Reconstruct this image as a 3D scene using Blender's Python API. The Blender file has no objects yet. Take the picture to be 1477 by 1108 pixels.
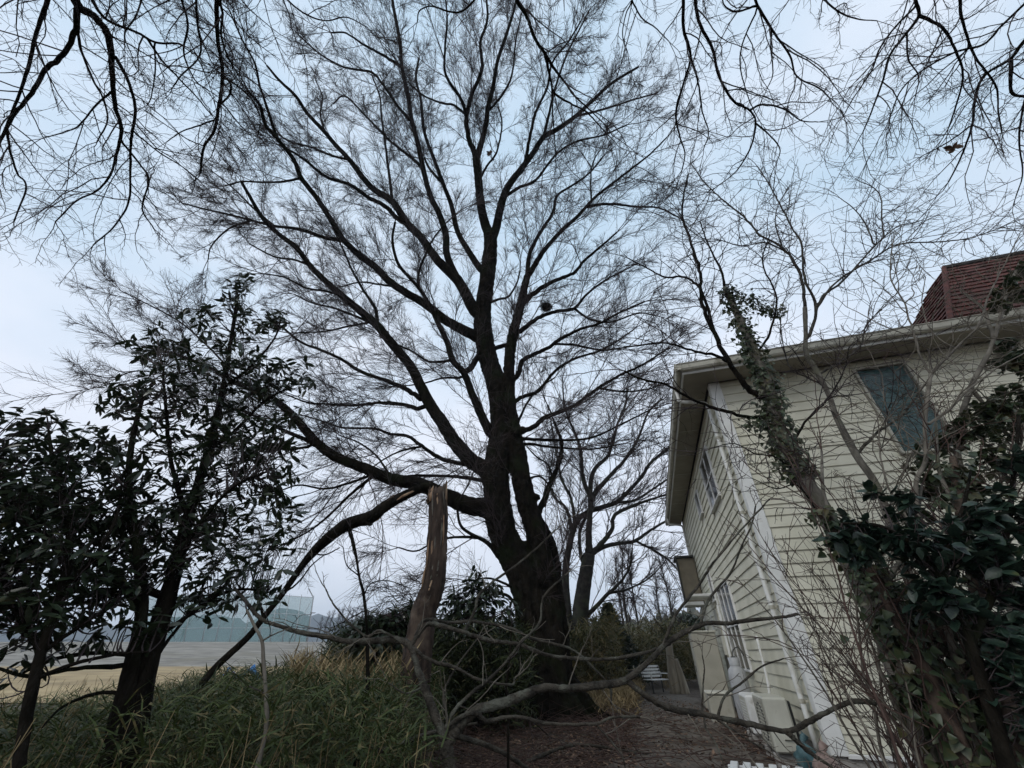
import bpy, math, random
import numpy as np

# ------------------------------------------------------------------ camera, sky, sun, exposure
scene = bpy.context.scene
CAM = np.array([0.0, 0.0, 1.25]); FPX = 575.0; PITCH = math.radians(34.0)
cam_data = bpy.data.cameras.new("camera"); cam = bpy.data.objects.new("camera", cam_data)
scene.collection.objects.link(cam); scene.camera = cam
cam.location = CAM; cam.rotation_euler = (math.radians(90) + PITCH, 0, 0)
cam_data.sensor_width = 36.0; cam_data.lens = FPX / 1477.0 * 36.0
cam_data.clip_start = 0.05; cam_data.clip_end = 6000

SUN_EL, SUN_AZ = math.radians(46), math.radians(226)      # azimuth clockwise from +Y: behind the camera, a little left
world = bpy.data.worlds.new("World"); scene.world = world; world.use_nodes = True
wt = world.node_tree; wt.nodes.clear()
def wn(t): return wt.nodes.new(t)
w_out = wn("ShaderNodeOutputWorld"); w_bg = wn("ShaderNodeBackground"); w_sky = wn("ShaderNodeTexSky")
w_sky.sky_type = 'NISHITA'; w_sky.sun_disc = False; w_sky.sun_elevation = SUN_EL; w_sky.sun_rotation = SUN_AZ
w_sky.air_density = 1.0; w_sky.dust_density = 1.0; w_sky.ozone_density = 1.5
w_tc = wn("ShaderNodeTexCoord"); w_map = wn("ShaderNodeMapping"); w_map.inputs['Scale'].default_value = (1.0, 1.0, 1.7)
w_n = wn("ShaderNodeTexNoise"); w_n.inputs['Scale'].default_value = 1.9; w_n.inputs['Detail'].default_value = 7; w_n.inputs['Roughness'].default_value = 0.5
w_cr = wn("ShaderNodeValToRGB")
w_cr.color_ramp.elements[0].position = 0.3; w_cr.color_ramp.elements[0].color = (4.9, 6.35, 7.75, 1)
w_cr.color_ramp.elements[1].position = 0.68; w_cr.color_ramp.elements[1].color = (7.7, 8.15, 9.1, 1)
w_mix = wn("ShaderNodeMixRGB"); w_mix.inputs['Fac'].default_value = 0.90
wt.links.new(w_tc.outputs['Generated'], w_map.inputs['Vector']); wt.links.new(w_map.outputs['Vector'], w_n.inputs['Vector'])
w_sep = wn("ShaderNodeSeparateXYZ"); wt.links.new(w_tc.outputs['Generated'], w_sep.inputs[0])     # cloud deck thins and turns bluer towards the zenith
w_mr = wn("ShaderNodeMapRange"); w_mr.inputs['From Min'].default_value = 0.0; w_mr.inputs['From Max'].default_value = 1.0; w_mr.inputs['To Min'].default_value = .20; w_mr.inputs['To Max'].default_value = -.16
wt.links.new(w_sep.outputs['Z'], w_mr.inputs['Value']); w_add = wn("ShaderNodeMath"); w_add.operation = 'ADD'
wt.links.new(w_n.outputs['Fac'], w_add.inputs[0]); wt.links.new(w_mr.outputs[0], w_add.inputs[1]); wt.links.new(w_add.outputs[0], w_cr.inputs['Fac'])
wt.links.new(w_sky.outputs['Color'], w_mix.inputs['Color1']); wt.links.new(w_cr.outputs['Color'], w_mix.inputs['Color2'])
wt.links.new(w_mix.outputs['Color'], w_bg.inputs['Color']); w_bg.inputs['Strength'].default_value = 0.1
wt.links.new(w_bg.outputs['Background'], w_out.inputs['Surface'])
sun_d = bpy.data.lights.new("sun", 'SUN'); sun_d.energy = 0.9; sun_d.angle = math.radians(25); sun_d.color = (1, 0.96, 0.9)
sun = bpy.data.objects.new("sun", sun_d); scene.collection.objects.link(sun)
sun.rotation_euler = (math.radians(90) - SUN_EL, 0, -SUN_AZ + math.pi)
scene.view_settings.view_transform = 'Standard'; scene.view_settings.look = 'None'
scene.view_settings.exposure = 0.38; scene.view_settings.gamma = 1.0; scene.view_settings.use_curve_mapping = False
scene.cycles.max_bounces = 5; scene.cycles.diffuse_bounces = 3; scene.cycles.glossy_bounces = 2
scene.cycles.transparent_max_bounces = 12; scene.cycles.transmission_bounces = 3

RNG = np.random.default_rng(11); random.seed(7)
col = scene.collection

# ------------------------------------------------------------------ helpers
cp, sp = math.cos(PITCH), math.sin(PITCH)
FWD = np.array([0, cp, sp])
def ray(u, v):
    a = (u - 738.5) / FPX; b = (554.0 - v) / FPX
    return np.array([a, cp - b * sp, sp + b * cp])
def at_y(u, v, Y):
    r = ray(u, v); return CAM + r * (Y / r[1])
def at_z(u, v, Z):
    r = ray(u, v); return CAM + r * ((Z - CAM[2]) / r[2])
def nrm(a): return a / np.maximum(np.linalg.norm(a, axis=-1, keepdims=True), 1e-9)

MATS = {}
def new_mat(name):
    m = bpy.data.materials.new(name); m.use_nodes = True; MATS[name] = m
    nt = m.node_tree; return m, nt, nt.nodes['Principled BSDF']
def noise_mat(name, c1, c2, scale=6, detail=5, rough=0.85, bump=0.0, bscale=None, c3=None, c3scale=2.0, stretch=(1, 1, 1), lo=0.35, hi=0.65, spec=0.3, trans=0.0, dist=0.02, c3lo=.52, c3hi=.68):
    m, nt, bs = new_mat(name); N = nt.nodes.new; Lk = nt.links.new
    tc = N("ShaderNodeTexCoord"); mp = N("ShaderNodeMapping"); mp.inputs['Scale'].default_value = stretch
    Lk(tc.outputs['Object'], mp.inputs['Vector'])
    n = N("ShaderNodeTexNoise"); n.inputs['Scale'].default_value = scale; n.inputs['Detail'].default_value = detail
    Lk(mp.outputs['Vector'], n.inputs['Vector'])
    cr = N("ShaderNodeValToRGB"); cr.color_ramp.elements[0].position = lo; cr.color_ramp.elements[1].position = hi
    cr.color_ramp.elements[0].color = (*c1, 1); cr.color_ramp.elements[1].color = (*c2, 1)
    Lk(n.outputs['Fac'], cr.inputs['Fac']); out = cr.outputs['Color']
    if c3 is not None:
        n3 = N("ShaderNodeTexNoise"); n3.inputs['Scale'].default_value = c3scale; n3.inputs['Detail'].default_value = 6
        Lk(tc.outputs['Object'], n3.inputs['Vector'])
        r3 = N("ShaderNodeValToRGB"); r3.color_ramp.elements[0].position = c3lo; r3.color_ramp.elements[1].position = c3hi
        Lk(n3.outputs['Fac'], r3.inputs['Fac'])
        mx = N("ShaderNodeMixRGB"); Lk(r3.outputs['Color'], mx.inputs['Fac']); Lk(out, mx.inputs['Color1']); mx.inputs['Color2'].default_value = (*c3, 1)
        out = mx.outputs['Color']
    Lk(out, bs.inputs['Base Color']); bs.inputs['Roughness'].default_value = rough; bs.inputs['Specular IOR Level'].default_value = spec
    if bump > 0:
        nb = N("ShaderNodeTexNoise"); nb.inputs['Scale'].default_value = bscale or scale * 3; nb.inputs['Detail'].default_value = 6
        Lk(mp.outputs['Vector'], nb.inputs['Vector'])
        b = N("ShaderNodeBump"); b.inputs['Strength'].default_value = bump; b.inputs['Distance'].default_value = dist
        Lk(nb.outputs['Fac'], b.inputs['Height']); Lk(b.outputs['Normal'], bs.inputs['Normal'])
    if trans > 0:
        tr = N("ShaderNodeBsdfTranslucent"); Lk(out, tr.inputs['Color']); ms = N("ShaderNodeMixShader"); ms.inputs['Fac'].default_value = trans
        Lk(bs.outputs['BSDF'], ms.inputs[1]); Lk(tr.outputs['BSDF'], ms.inputs[2]); Lk(ms.outputs['Shader'], nt.nodes['Material Output'].inputs['Surface'])
    return m

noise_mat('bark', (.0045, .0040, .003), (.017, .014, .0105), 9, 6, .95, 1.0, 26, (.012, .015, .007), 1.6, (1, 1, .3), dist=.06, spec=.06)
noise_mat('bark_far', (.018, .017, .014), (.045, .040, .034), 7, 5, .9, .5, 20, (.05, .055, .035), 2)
noise_mat('twig', (.020, .015, .015), (.062, .046, .046), 3, 3, .85)
noise_mat('twig_grey', (.075, .064, .05), (.17, .15, .12), 5, 3, .85)
noise_mat('twig_red', (.035, .020, .016), (.095, .058, .046), 4, 3, .8)
noise_mat('bark_grey', (.06, .052, .042), (.16, .145, .12), 14, 6, .9, .6, 40, (.10, .10, .06), 3, (1, 1, .4))
noise_mat('bark_red', (.017, .011, .008), (.070, .047, .035), 12, 6, .9, .9, 34, (.12, .088, .064), 3.5, (1, 1, .22), dist=.03)
noise_mat('raw_wood', (.15, .075, .04), (.44, .31, .20), 16, 6, .85, .7, 50, None, 2, (1, 1, .12))
noise_mat('limb_grey', (.015, .0125, .009), (.062, .053, .040), 13, 8, .9, 1.0, 55, (.09, .09, .07), 9, (1, 1, 1))
noise_mat('leaf_dark', (.008, .015, .007), (.034, .050, .024), 9, 3, .34, spec=.6, trans=.15, c3=(.06, .055, .02), c3scale=11, c3lo=.62, c3hi=.72)
noise_mat('leaf_ivy', (.016, .030, .012), (.050, .070, .028), 9, 3, .45, spec=.45, trans=.12, c3=(.09, .075, .03), c3scale=5)
noise_mat('leaf_blue', (.008, .020, .014), (.026, .050, .032), 9, 4, .38, .3, 60, spec=.5, trans=.12, c3=(.06, .07, .025), c3scale=9, c3lo=.6, c3hi=.72, dist=.004)
noise_mat('bamboo_leaf', (.022, .036, .011), (.072, .094, .028), 7, 4, .6, trans=.2, c3=(.19, .15, .07), c3scale=9, c3lo=.55, c3hi=.66)
noise_mat('bamboo_dark', (.014, .022, .008), (.050, .062, .022), 4, 4, .6, trans=.15, c3=(.20, .17, .09), c3scale=6, c3lo=.6, c3hi=.7)
noise_mat('bamboo_yellow', (.040, .045, .016), (.13, .12, .045), 3, 4, .65, trans=.2, c3=(.24, .18, .085), c3scale=2.2, c3lo=.5, c3hi=.66)
noise_mat('dry_grass', (.15, .105, .05), (.33, .25, .13), 4, 4, .8, trans=.15)
noise_mat('litter', (.065, .042, .030), (.25, .165, .115), 7, 4, .85)
noise_mat('soil', (.045, .034, .026), (.11, .083, .063), 5, 8, .95, .8, 22, (.115, .098, .078), 1.3, dist=.05)
noise_mat('path_soil', (.065, .055, .045), (.155, .13, .106), 9, 8, .95, .6, 40, (.13, .115, .095), 3, dist=.02)
noise_mat('field', (.21, .15, .075), (.38, .285, .15), .35, 8, .95, .4, 3, (.22, .18, .10), .12)
noise_mat('bank', (.13, .118, .10), (.27, .25, .215), .9, 9, .95, .5, 4, (.17, .155, .12), .25, (.35, 1.6, 1))
noise_mat('hill', (.012, .022, .022), (.035, .050, .045), .02, 8, .95)
noise_mat('hill_near', (.03, .032, .020), (.085, .075, .05), .25, 8, .95)
noise_mat('siding', (.605, .585, .465), (.685, .66, .535), 1.7, 6, .62, .12, 30, (.47, .45, .33), 1.0, lo=.3, hi=.7, dist=.004, c3lo=.5, c3hi=.8)
noise_mat('trim', (.70, .70, .66), (.78, .78, .75), 5, 4, .55, .1, 40, (.45, .43, .35), 4, c3lo=.6, c3hi=.8, dist=.003)
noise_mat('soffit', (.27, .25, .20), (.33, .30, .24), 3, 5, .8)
noise_mat('gutter', (.40, .385, .32), (.52, .50, .42), 6, 5, .6, .1, 30, (.16, .14, .10), 5, c3lo=.58, c3hi=.75)
noise_mat('foundation', (.28, .27, .25), (.38, .36, .33), 8, 6, .95, .4, 60)
noise_mat('roof_dark', (.030, .028, .028), (.06, .055, .052), 12, 6, .9, .5, 60)
noise_mat('shingle_red', (.058, .019, .015), (.12, .038, .029), 9, 5, .9, .5, 60, (.06, .03, .025), 4)
noise_mat('white_paint', (.62, .62, .60), (.74, .74, .72), 6, 4, .5, c3=(.4, .38, .33), c3scale=7, c3lo=.62, c3hi=.8)
noise_mat('appliance', (.46, .45, .38), (.56, .55, .47), 4, 4, .5, c3=(.3, .27, .2), c3scale=8, c3lo=.6, c3hi=.8)
noise_mat('dark_metal', (.03, .03, .03), (.06, .06, .055), 8, 3, .5)
noise_mat('steel', (.34, .35, .36), (.42, .43, .44), 9, 4, .4)
noise_mat('shed', (.36, .345, .285), (.44, .42, .35), 2.5, 4, .55, c3=(.25, .24, .18), c3scale=4, c3lo=.6, c3hi=.85)
noise_mat('brown_panel', (.20, .17, .125), (.27, .235, .175), 3, 4, .7)
noise_mat('tarp_teal', (.045, .10, .11), (.10, .17, .18), 6, 3, .5, .6, 14)
noise_mat('bag_pink', (.26, .19, .165), (.36, .27, .235), 5, 3, .6, .6, 12)
noise_mat('post_wood', (.20, .175, .135), (.36, .32, .25), 6, 6, .9, .6, 30, None, 2, (1, 1, .2))
noise_mat('blue_plastic', (.03, .14, .38), (.07, .25, .55), 6, 3, .5)
noise_mat('moss', (.022, .040, .010), (.065, .090, .022), 20, 4, .95)
def glass_mat(name, c, rough):
    m, nt, bs = new_mat(name); bs.inputs['Base Color'].default_value = (*c, 1); bs.inputs['Roughness'].default_value = rough
    bs.inputs['Specular IOR Level'].default_value = .6; N = nt.nodes.new
    n = N("ShaderNodeTexNoise"); n.inputs['Scale'].default_value = 7; n.inputs['Detail'].default_value = 2; b = N("ShaderNodeBump"); b.inputs['Strength'].default_value = .15
    tc = N("ShaderNodeTexCoord"); nt.links.new(tc.outputs['Object'], n.inputs['Vector']); nt.links.new(n.outputs['Fac'], b.inputs['Height']); nt.links.new(b.outputs['Normal'], bs.inputs['Normal'])
m, nt, bs = new_mat('pane_clear'); _g = nt.nodes.new("ShaderNodeBsdfGlossy"); _g.inputs['Roughness'].default_value = .04; _t = nt.nodes.new("ShaderNodeBsdfTransparent"); _x = nt.nodes.new("ShaderNodeMixShader"); _f = nt.nodes.new("ShaderNodeFresnel"); _f.inputs['IOR'].default_value = 1.22
nt.links.new(_f.outputs[0], _x.inputs[0]); nt.links.new(_t.outputs[0], _x.inputs[1]); nt.links.new(_g.outputs[0], _x.inputs[2]); nt.links.new(_x.outputs[0], nt.nodes['Material Output'].inputs['Surface'])
glass_mat('glass_dark', (.012, .014, .015), .12); glass_mat('glass_grey', (.10, .115, .12), .2)
noise_mat('curtain', (.014, .06, .062), (.06, .135, .132), 6, 4, .45, .5, 9, stretch=(1, 1, 2.2), dist=.05, spec=.5)
m, nt, bs = new_mat('net'); bs.inputs['Base Color'].default_value = (.14, .27, .25, 1); bs.inputs['Roughness'].default_value = .9
_t = nt.nodes.new("ShaderNodeBsdfTransparent"); _x = nt.nodes.new("ShaderNodeMixShader"); _x.inputs['Fac'].default_value = .30
nt.links.new(_t.outputs[0], _x.inputs[1]); nt.links.new(bs.outputs[0], _x.inputs[2]); nt.links.new(_x.outputs[0], nt.nodes['Material Output'].inputs['Surface'])

def wloc(o):
    p = np.zeros(3)
    while o is not None:
        p += np.array(o.location); o = o.parent
    return p
def mesh_data(name, V, Fs, smooth=True):
    """V (n,3); Fs a list of (m,k) integer arrays"""
    me = bpy.data.meshes.new(name); V = np.asarray(V, np.float32).reshape(-1, 3)
    Fs = [np.asarray(f, np.int32) for f in Fs if len(f)]
    me.vertices.add(len(V)); me.vertices.foreach_set('co', V.ravel())
    idx = np.concatenate([f.ravel() for f in Fs]); tot = np.concatenate([np.full(len(f), f.shape[1], np.int32) for f in Fs])
    st = np.concatenate([[0], np.cumsum(tot)[:-1]]).astype(np.int32)
    me.loops.add(len(idx)); me.loops.foreach_set('vertex_index', idx)
    me.polygons.add(len(tot)); me.polygons.foreach_set('loop_start', st); me.polygons.foreach_set('loop_total', tot)
    me.polygons.foreach_set('use_smooth', np.full(len(tot), smooth)); me.update(calc_edges=True); return me
def link(name, me, mat, parent=None, kind=None, loc=None):
    if mat is not None: me.materials.append(MATS[mat])
    o = bpy.data.objects.new(name, me); col.objects.link(o)
    if parent is not None: o.parent = parent
    if loc is not None: o.location = loc
    if kind: o['kind'] = kind
    return o
def mk(name, V, Fs, mat, parent=None, kind=None, smooth=True, local=False):
    V = np.asarray(V, float).reshape(-1, 3)
    if parent is not None and not local: V = V - wloc(parent)
    return link(name, mesh_data(name, V, Fs, smooth), mat, parent, kind)
def tag(o, label, cat, group=None):
    o['label'] = label; o['category'] = cat
    if group: o['group'] = group
    return o
def thing(name, label, cat, loc=(0, 0, 0), rz=0.0, group=None):
    o = bpy.data.objects.new(name, None); col.objects.link(o); o.location = loc; o.rotation_euler = (0, 0, rz); o.empty_display_size = .1
    return tag(o, label, cat, group)

class MB:
    """collects shapes, builds one mesh"""
    def __init__(s): s.V = []; s.F = {}; s.n = 0
    def add(s, V, Fs):
        V = np.asarray(V, float).reshape(-1, 3)
        for f in Fs:
            f = np.asarray(f, int)
            if len(f): s.F.setdefault(f.shape[1], []).append(f + s.n)
        s.V.append(V); s.n += len(V); return s
    def box(s, x0, x1, y0, y1, z0, z1):
        V = [(x, y, z) for x in (x0, x1) for y in (y0, y1) for z in (z0, z1)]
        return s.add(V, [[(0, 1, 3, 2), (4, 6, 7, 5), (0, 4, 5, 1), (2, 3, 7, 6), (0, 2, 6, 4), (1, 5, 7, 3)]])
    def bbox(s, x0, x1, y0, y1, z0, z1, b=.01):
        """box with chamfered vertical and horizontal edges: three crossed slabs' hull"""
        c = [(x0, x1), (y0, y1), (z0, z1)]; V = []; ids = {}
        for ix in (0, 1):
            for iy in (0, 1):
                for iz in (0, 1):
                    p = [c[0][ix], c[1][iy], c[2][iz]]; sg = [1 if k == 0 else -1 for k in (ix, iy, iz)]
                    for a in range(3):
                        q = list(p)
                        for k in range(3):
                            if k != a: q[k] += sg[k] * b
                        ids[(ix, iy, iz, a)] = len(V); V.append(q)
        F4 = []; F3 = []
        g = lambda i, j, k, a: ids[(i, j, k, a)]
        for s_ in (0, 1):
            F4.append((g(s_, 0, 0, 0), g(s_, 1, 0, 0), g(s_, 1, 1, 0), g(s_, 0, 1, 0)))
            F4.append((g(0, s_, 0, 1), g(1, s_, 0, 1), g(1, s_, 1, 1), g(0, s_, 1, 1)))
            F4.append((g(0, 0, s_, 2), g(1, 0, s_, 2), g(1, 1, s_, 2), g(0, 1, s_, 2)))
        for i in (0, 1):
            for j in (0, 1):
                F4.append((g(i, j, 0, 0), g(i, j, 1, 0), g(i, j, 1, 1), g(i, j, 0, 1)))
                F4.append((g(i, 0, j, 0), g(i, 1, j, 0), g(i, 1, j, 2), g(i, 0, j, 2)))
                F4.append((g(0, i, j, 1), g(1, i, j, 1), g(1, i, j, 2), g(0, i, j, 2)))
                for k in (0, 1): F3.append((g(i, j, k, 0), g(i, j, k, 1), g(i, j, k, 2)))
        return s.add(V, [F4, F3])
    def tube(s, P, R, sides=8, cap=True, rough=0.0):
        V, Q, T = tube_geo(P, R, sides, cap, rough); return s.add(V, [Q, T])
    def lathe(s, prof, c=(0, 0, 0), sides=16):
        P = [(c[0], c[1], c[2] + z) for r, z in prof]; a = np.linspace(0, 2 * np.pi, sides, endpoint=False); V = []
        for r, z in prof: V += [(c[0] + r * math.cos(t), c[1] + r * math.sin(t), c[2] + z) for t in a]
        Q = [(i * sides + j, i * sides + (j + 1) % sides, (i + 1) * sides + (j + 1) % sides, (i + 1) * sides + j) for i in range(len(prof) - 1) for j in range(sides)]
        return s.add(V, [Q])
    def build(s, name, mat, parent=None, kind=None, smooth=False, local=True):
        return mk(name, np.concatenate(s.V), [np.concatenate(f) for f in s.F.values()], mat, parent, kind, smooth, local)

def catmull(P, k=6):
    P = np.asarray(P, float); A = np.vstack([2 * P[0] - P[1], P, 2 * P[-1] - P[-2]]); out = []
    t = np.linspace(0, 1, k, endpoint=False)[:, None]
    for i in range(1, len(A) - 2):
        p0, p1, p2, p3 = A[i - 1], A[i], A[i + 1], A[i + 2]
        out.append(.5 * ((2 * p1) + (-p0 + p2) * t + (2 * p0 - 5 * p1 + 4 * p2 - p3) * t ** 2 + (-p0 + 3 * p1 - 3 * p2 + p3) * t ** 3))
    out.append(A[-2][None]); return np.vstack(out)
def tube_geo(P, R, sides=8, cap=True, rough=0.0):
    P = np.asarray(P, float); R = np.broadcast_to(np.asarray(R, float), (len(P),)); n = len(P)
    T = nrm(np.gradient(P, axis=0)); u = np.cross(T[0], [0.31, .77, .55]); u /= np.linalg.norm(u); U = []
    for i in range(n):
        u = u - T[i] * (u @ T[i]); u /= np.linalg.norm(u) + 1e-9; U.append(u)
    U = np.array(U); W = np.cross(T, U); a = np.linspace(0, 2 * np.pi, sides, endpoint=False)
    rr = R[:, None] * np.ones(sides)[None]
    if rough > 0:
        ph = RNG.uniform(0, 6.28, 4); s = np.cumsum(np.concatenate([[0], np.linalg.norm(np.diff(P, axis=0), axis=1)])) / max(R.max(), 1e-4)
        rr = rr * (1 + rough * (np.sin(2 * a[None] + ph[0] + .30 * s[:, None]) * .6 + np.sin(3 * a[None] + ph[1] - .21 * s[:, None]) * .5) + rough * .35 * RNG.normal(size=(n, sides)))
    V = P[:, None] + rr[..., None] * (np.cos(a)[None, :, None] * U[:, None] + np.sin(a)[None, :, None] * W[:, None])
    i = np.arange(n - 1)[:, None] * sides; j = np.arange(sides)[None]; j2 = (j + 1) % sides
    Q = np.stack([i + j, i + j2, i + sides + j2, i + sides + j], -1).reshape(-1, 4); Tt = np.zeros((0, 3), int); V = V.reshape(-1, 3)
    if cap:
        V = np.vstack([V, P[0], P[-1]]); b = n * sides; jj = np.arange(sides)
        Tt = np.vstack([np.stack([np.full(sides, b), (jj + 1) % sides, jj], -1), np.stack([np.full(sides, b + 1), b - sides + jj, b - sides + (jj + 1) % sides], -1)])
    return V, Q, Tt
def batch_tubes(P, R, sides=3):
    """P (N,n,3), R (N,n) -> V, quads"""
    N, n, _ = P.shape; D = nrm(P[:, -1] - P[:, 0]); U = nrm(np.cross(D, np.array([.37, .61, .70]) + .01 * RNG.normal(size=(N, 3)))); W = np.cross(D, U)
    a = np.linspace(0, 2 * np.pi, sides, endpoint=False)
    off = np.cos(a)[None, :, None] * U[:, None] + np.sin(a)[None, :, None] * W[:, None]
    V = P[:, :, None] + R[:, :, None, None] * off[:, None]
    b = (np.arange(N) * n * sides)[:, None, None]; i = (np.arange(n - 1) * sides)[None, :, None]; j = np.arange(sides)[None, None]; j2 = (j + 1) % sides
    Q = np.stack([b + i + j, b + i + j2, b + i + sides + j2, b + i + sides + j], -1).reshape(-1, 4)
    return V.reshape(-1, 3), Q
def grow(S, D, L, r0, r1, nseg, wig, trop=None):
    P = [S]; d = nrm(D); st = (L / nseg)[:, None]
    for k in range(nseg):
        d = d + wig * RNG.normal(size=d.shape)
        if trop is not None: d = d + trop
        d = nrm(d); P.append(P[-1] + d * st)
    t = np.linspace(0, 1, nseg + 1)[None]
    return np.stack(P, 1), r0[:, None] * (1 - t) + r1[:, None] * t
def spawn(P, n, t0, t1, a0, a1):
    """n children per branch -> start, dir, parent index, t"""
    N, m, _ = P.shape
    t = (np.arange(n)[None] + RNG.uniform(0, 1, (N, n))) / n * (t1 - t0) + t0
    x = np.clip(t * (m - 1), 0, m - 1.001); i = x.astype(int); f = (x - i)[..., None]; I = np.arange(N)[:, None]
    A, B = P[I, i], P[I, i + 1]; S = A + (B - A) * f; T = nrm(B - A)
    q = nrm(np.cross(T, RNG.normal(size=T.shape))); an = np.radians(RNG.uniform(a0, a1, t.shape))[..., None]
    D = np.cos(an) * T + np.sin(an) * q
    return S.reshape(-1, 3), D.reshape(-1, 3), np.repeat(np.arange(N), n), t.ravel()

# ---- leaves
def leaf_tpl(width=.28, droop=.25, fold=.10, rows=((.30, .9), (.68, .85))):
    V = [(0, 0, 0)]; 
    for t, w in rows: V += [(-width / 2 * w, t, -droop * t * t), (0, t, -droop * t * t - fold * width), (width / 2 * w, t, -droop * t * t)]
    V.append((0, 1, -droop)); n = len(rows); T = [(0, 2, 1), (0, 3, 2)]
    for k in range(n - 1):
        a = 1 + 3 * k; b = a + 3
        for j in (0, 1): T += [(a + j, a + j + 1, b + j + 1), (a + j, b + j + 1, b + j)]
    a = 1 + 3 * (n - 1); e = 1 + 3 * n; T += [(a, a + 1, e), (a + 1, a + 2, e)]
    return np.array(V, float), np.array(T)
LANCE = leaf_tpl(.33, .30); BROAD = leaf_tpl(.62, .22, .12, ((.12, .75), (.45, 1.0), (.8, .55))); IVY = leaf_tpl(.95, .12, .08, ((.10, .95), (.45, .72), (.75, .36)))
BLADE = (np.array([(-.5, 0, 0), (.5, 0, 0), (-.42, .5, -.07), (.42, .5, -.07), (0, 1, -.34)], float), np.array([(0, 1, 3), (0, 3, 2), (2, 3, 4)]))
def frames(D, roll=None, up=np.array([0, 0, 1.0])):
    """rotation matrices whose local Y is D and local Z leans up"""
    Y = nrm(D); X = nrm(np.cross(Y, np.broadcast_to(up, Y.shape) + 1e-3 * RNG.normal(size=Y.shape))); Z = np.cross(X, Y)
    if roll is not None:
        c, s = np.cos(roll)[:, None], np.sin(roll)[:, None]; X, Z = X * c + Z * s, Z * c - X * s
    return np.stack([X, Y, Z], -1)
def scatter(tpl, M, S, pos):
    """M (N,3,3), S (N,3) scale, pos (N,3)"""
    V0, T0 = tpl; V = np.einsum('nij,nkj->nki', M, V0[None] * S[:, None]) + pos[:, None]
    T = T0[None] + (np.arange(len(pos)) * len(V0))[:, None, None]
    return V.reshape(-1, 3), T.reshape(-1, 3)
def px_of(P):
    d = np.asarray(P) - CAM; z = d @ FWD; x = d[..., 0]; y = d @ np.array([0, -sp, cp])
    return 738.5 + FPX * x / z, 554 - FPX * y / z, z
LEAF_ME = {}
def leaf_objects(parent, tpl, tname, mat, M, S, pos, n):
    """the n largest in view as single leaf parts; returns the mask of the rest"""
    u, v, z = px_of(pos); ok = (z > .3) & (u > 5) & (u < 1472) & (v > 5) & (v < 1103)
    face = np.abs(np.einsum('ni,ni->n', M[:, :, 2], nrm(pos - CAM)))
    size = np.where(ok, S[:, 1] * (.25 + face) / z, 0); pick = np.argsort(-size)[:n]; rest = np.ones(len(pos), bool)
    if tname not in LEAF_ME:
        me = mesh_data(tname, tpl[0], [tpl[1]], True); me.materials.append(MATS[mat]); LEAF_ME[tname] = me
    from mathutils import Matrix
    b = wloc(parent)
    for i in pick:
        if size[i] <= 0: continue
        rest[i] = False; o = bpy.data.objects.new('leaf', LEAF_ME[tname]); col.objects.link(o); o.parent = parent
        A = np.eye(4); A[:3, :3] = M[i] * S[i][None]; A[:3, 3] = pos[i] - b; o.matrix_local = Matrix(A.tolist())
    return rest

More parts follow.
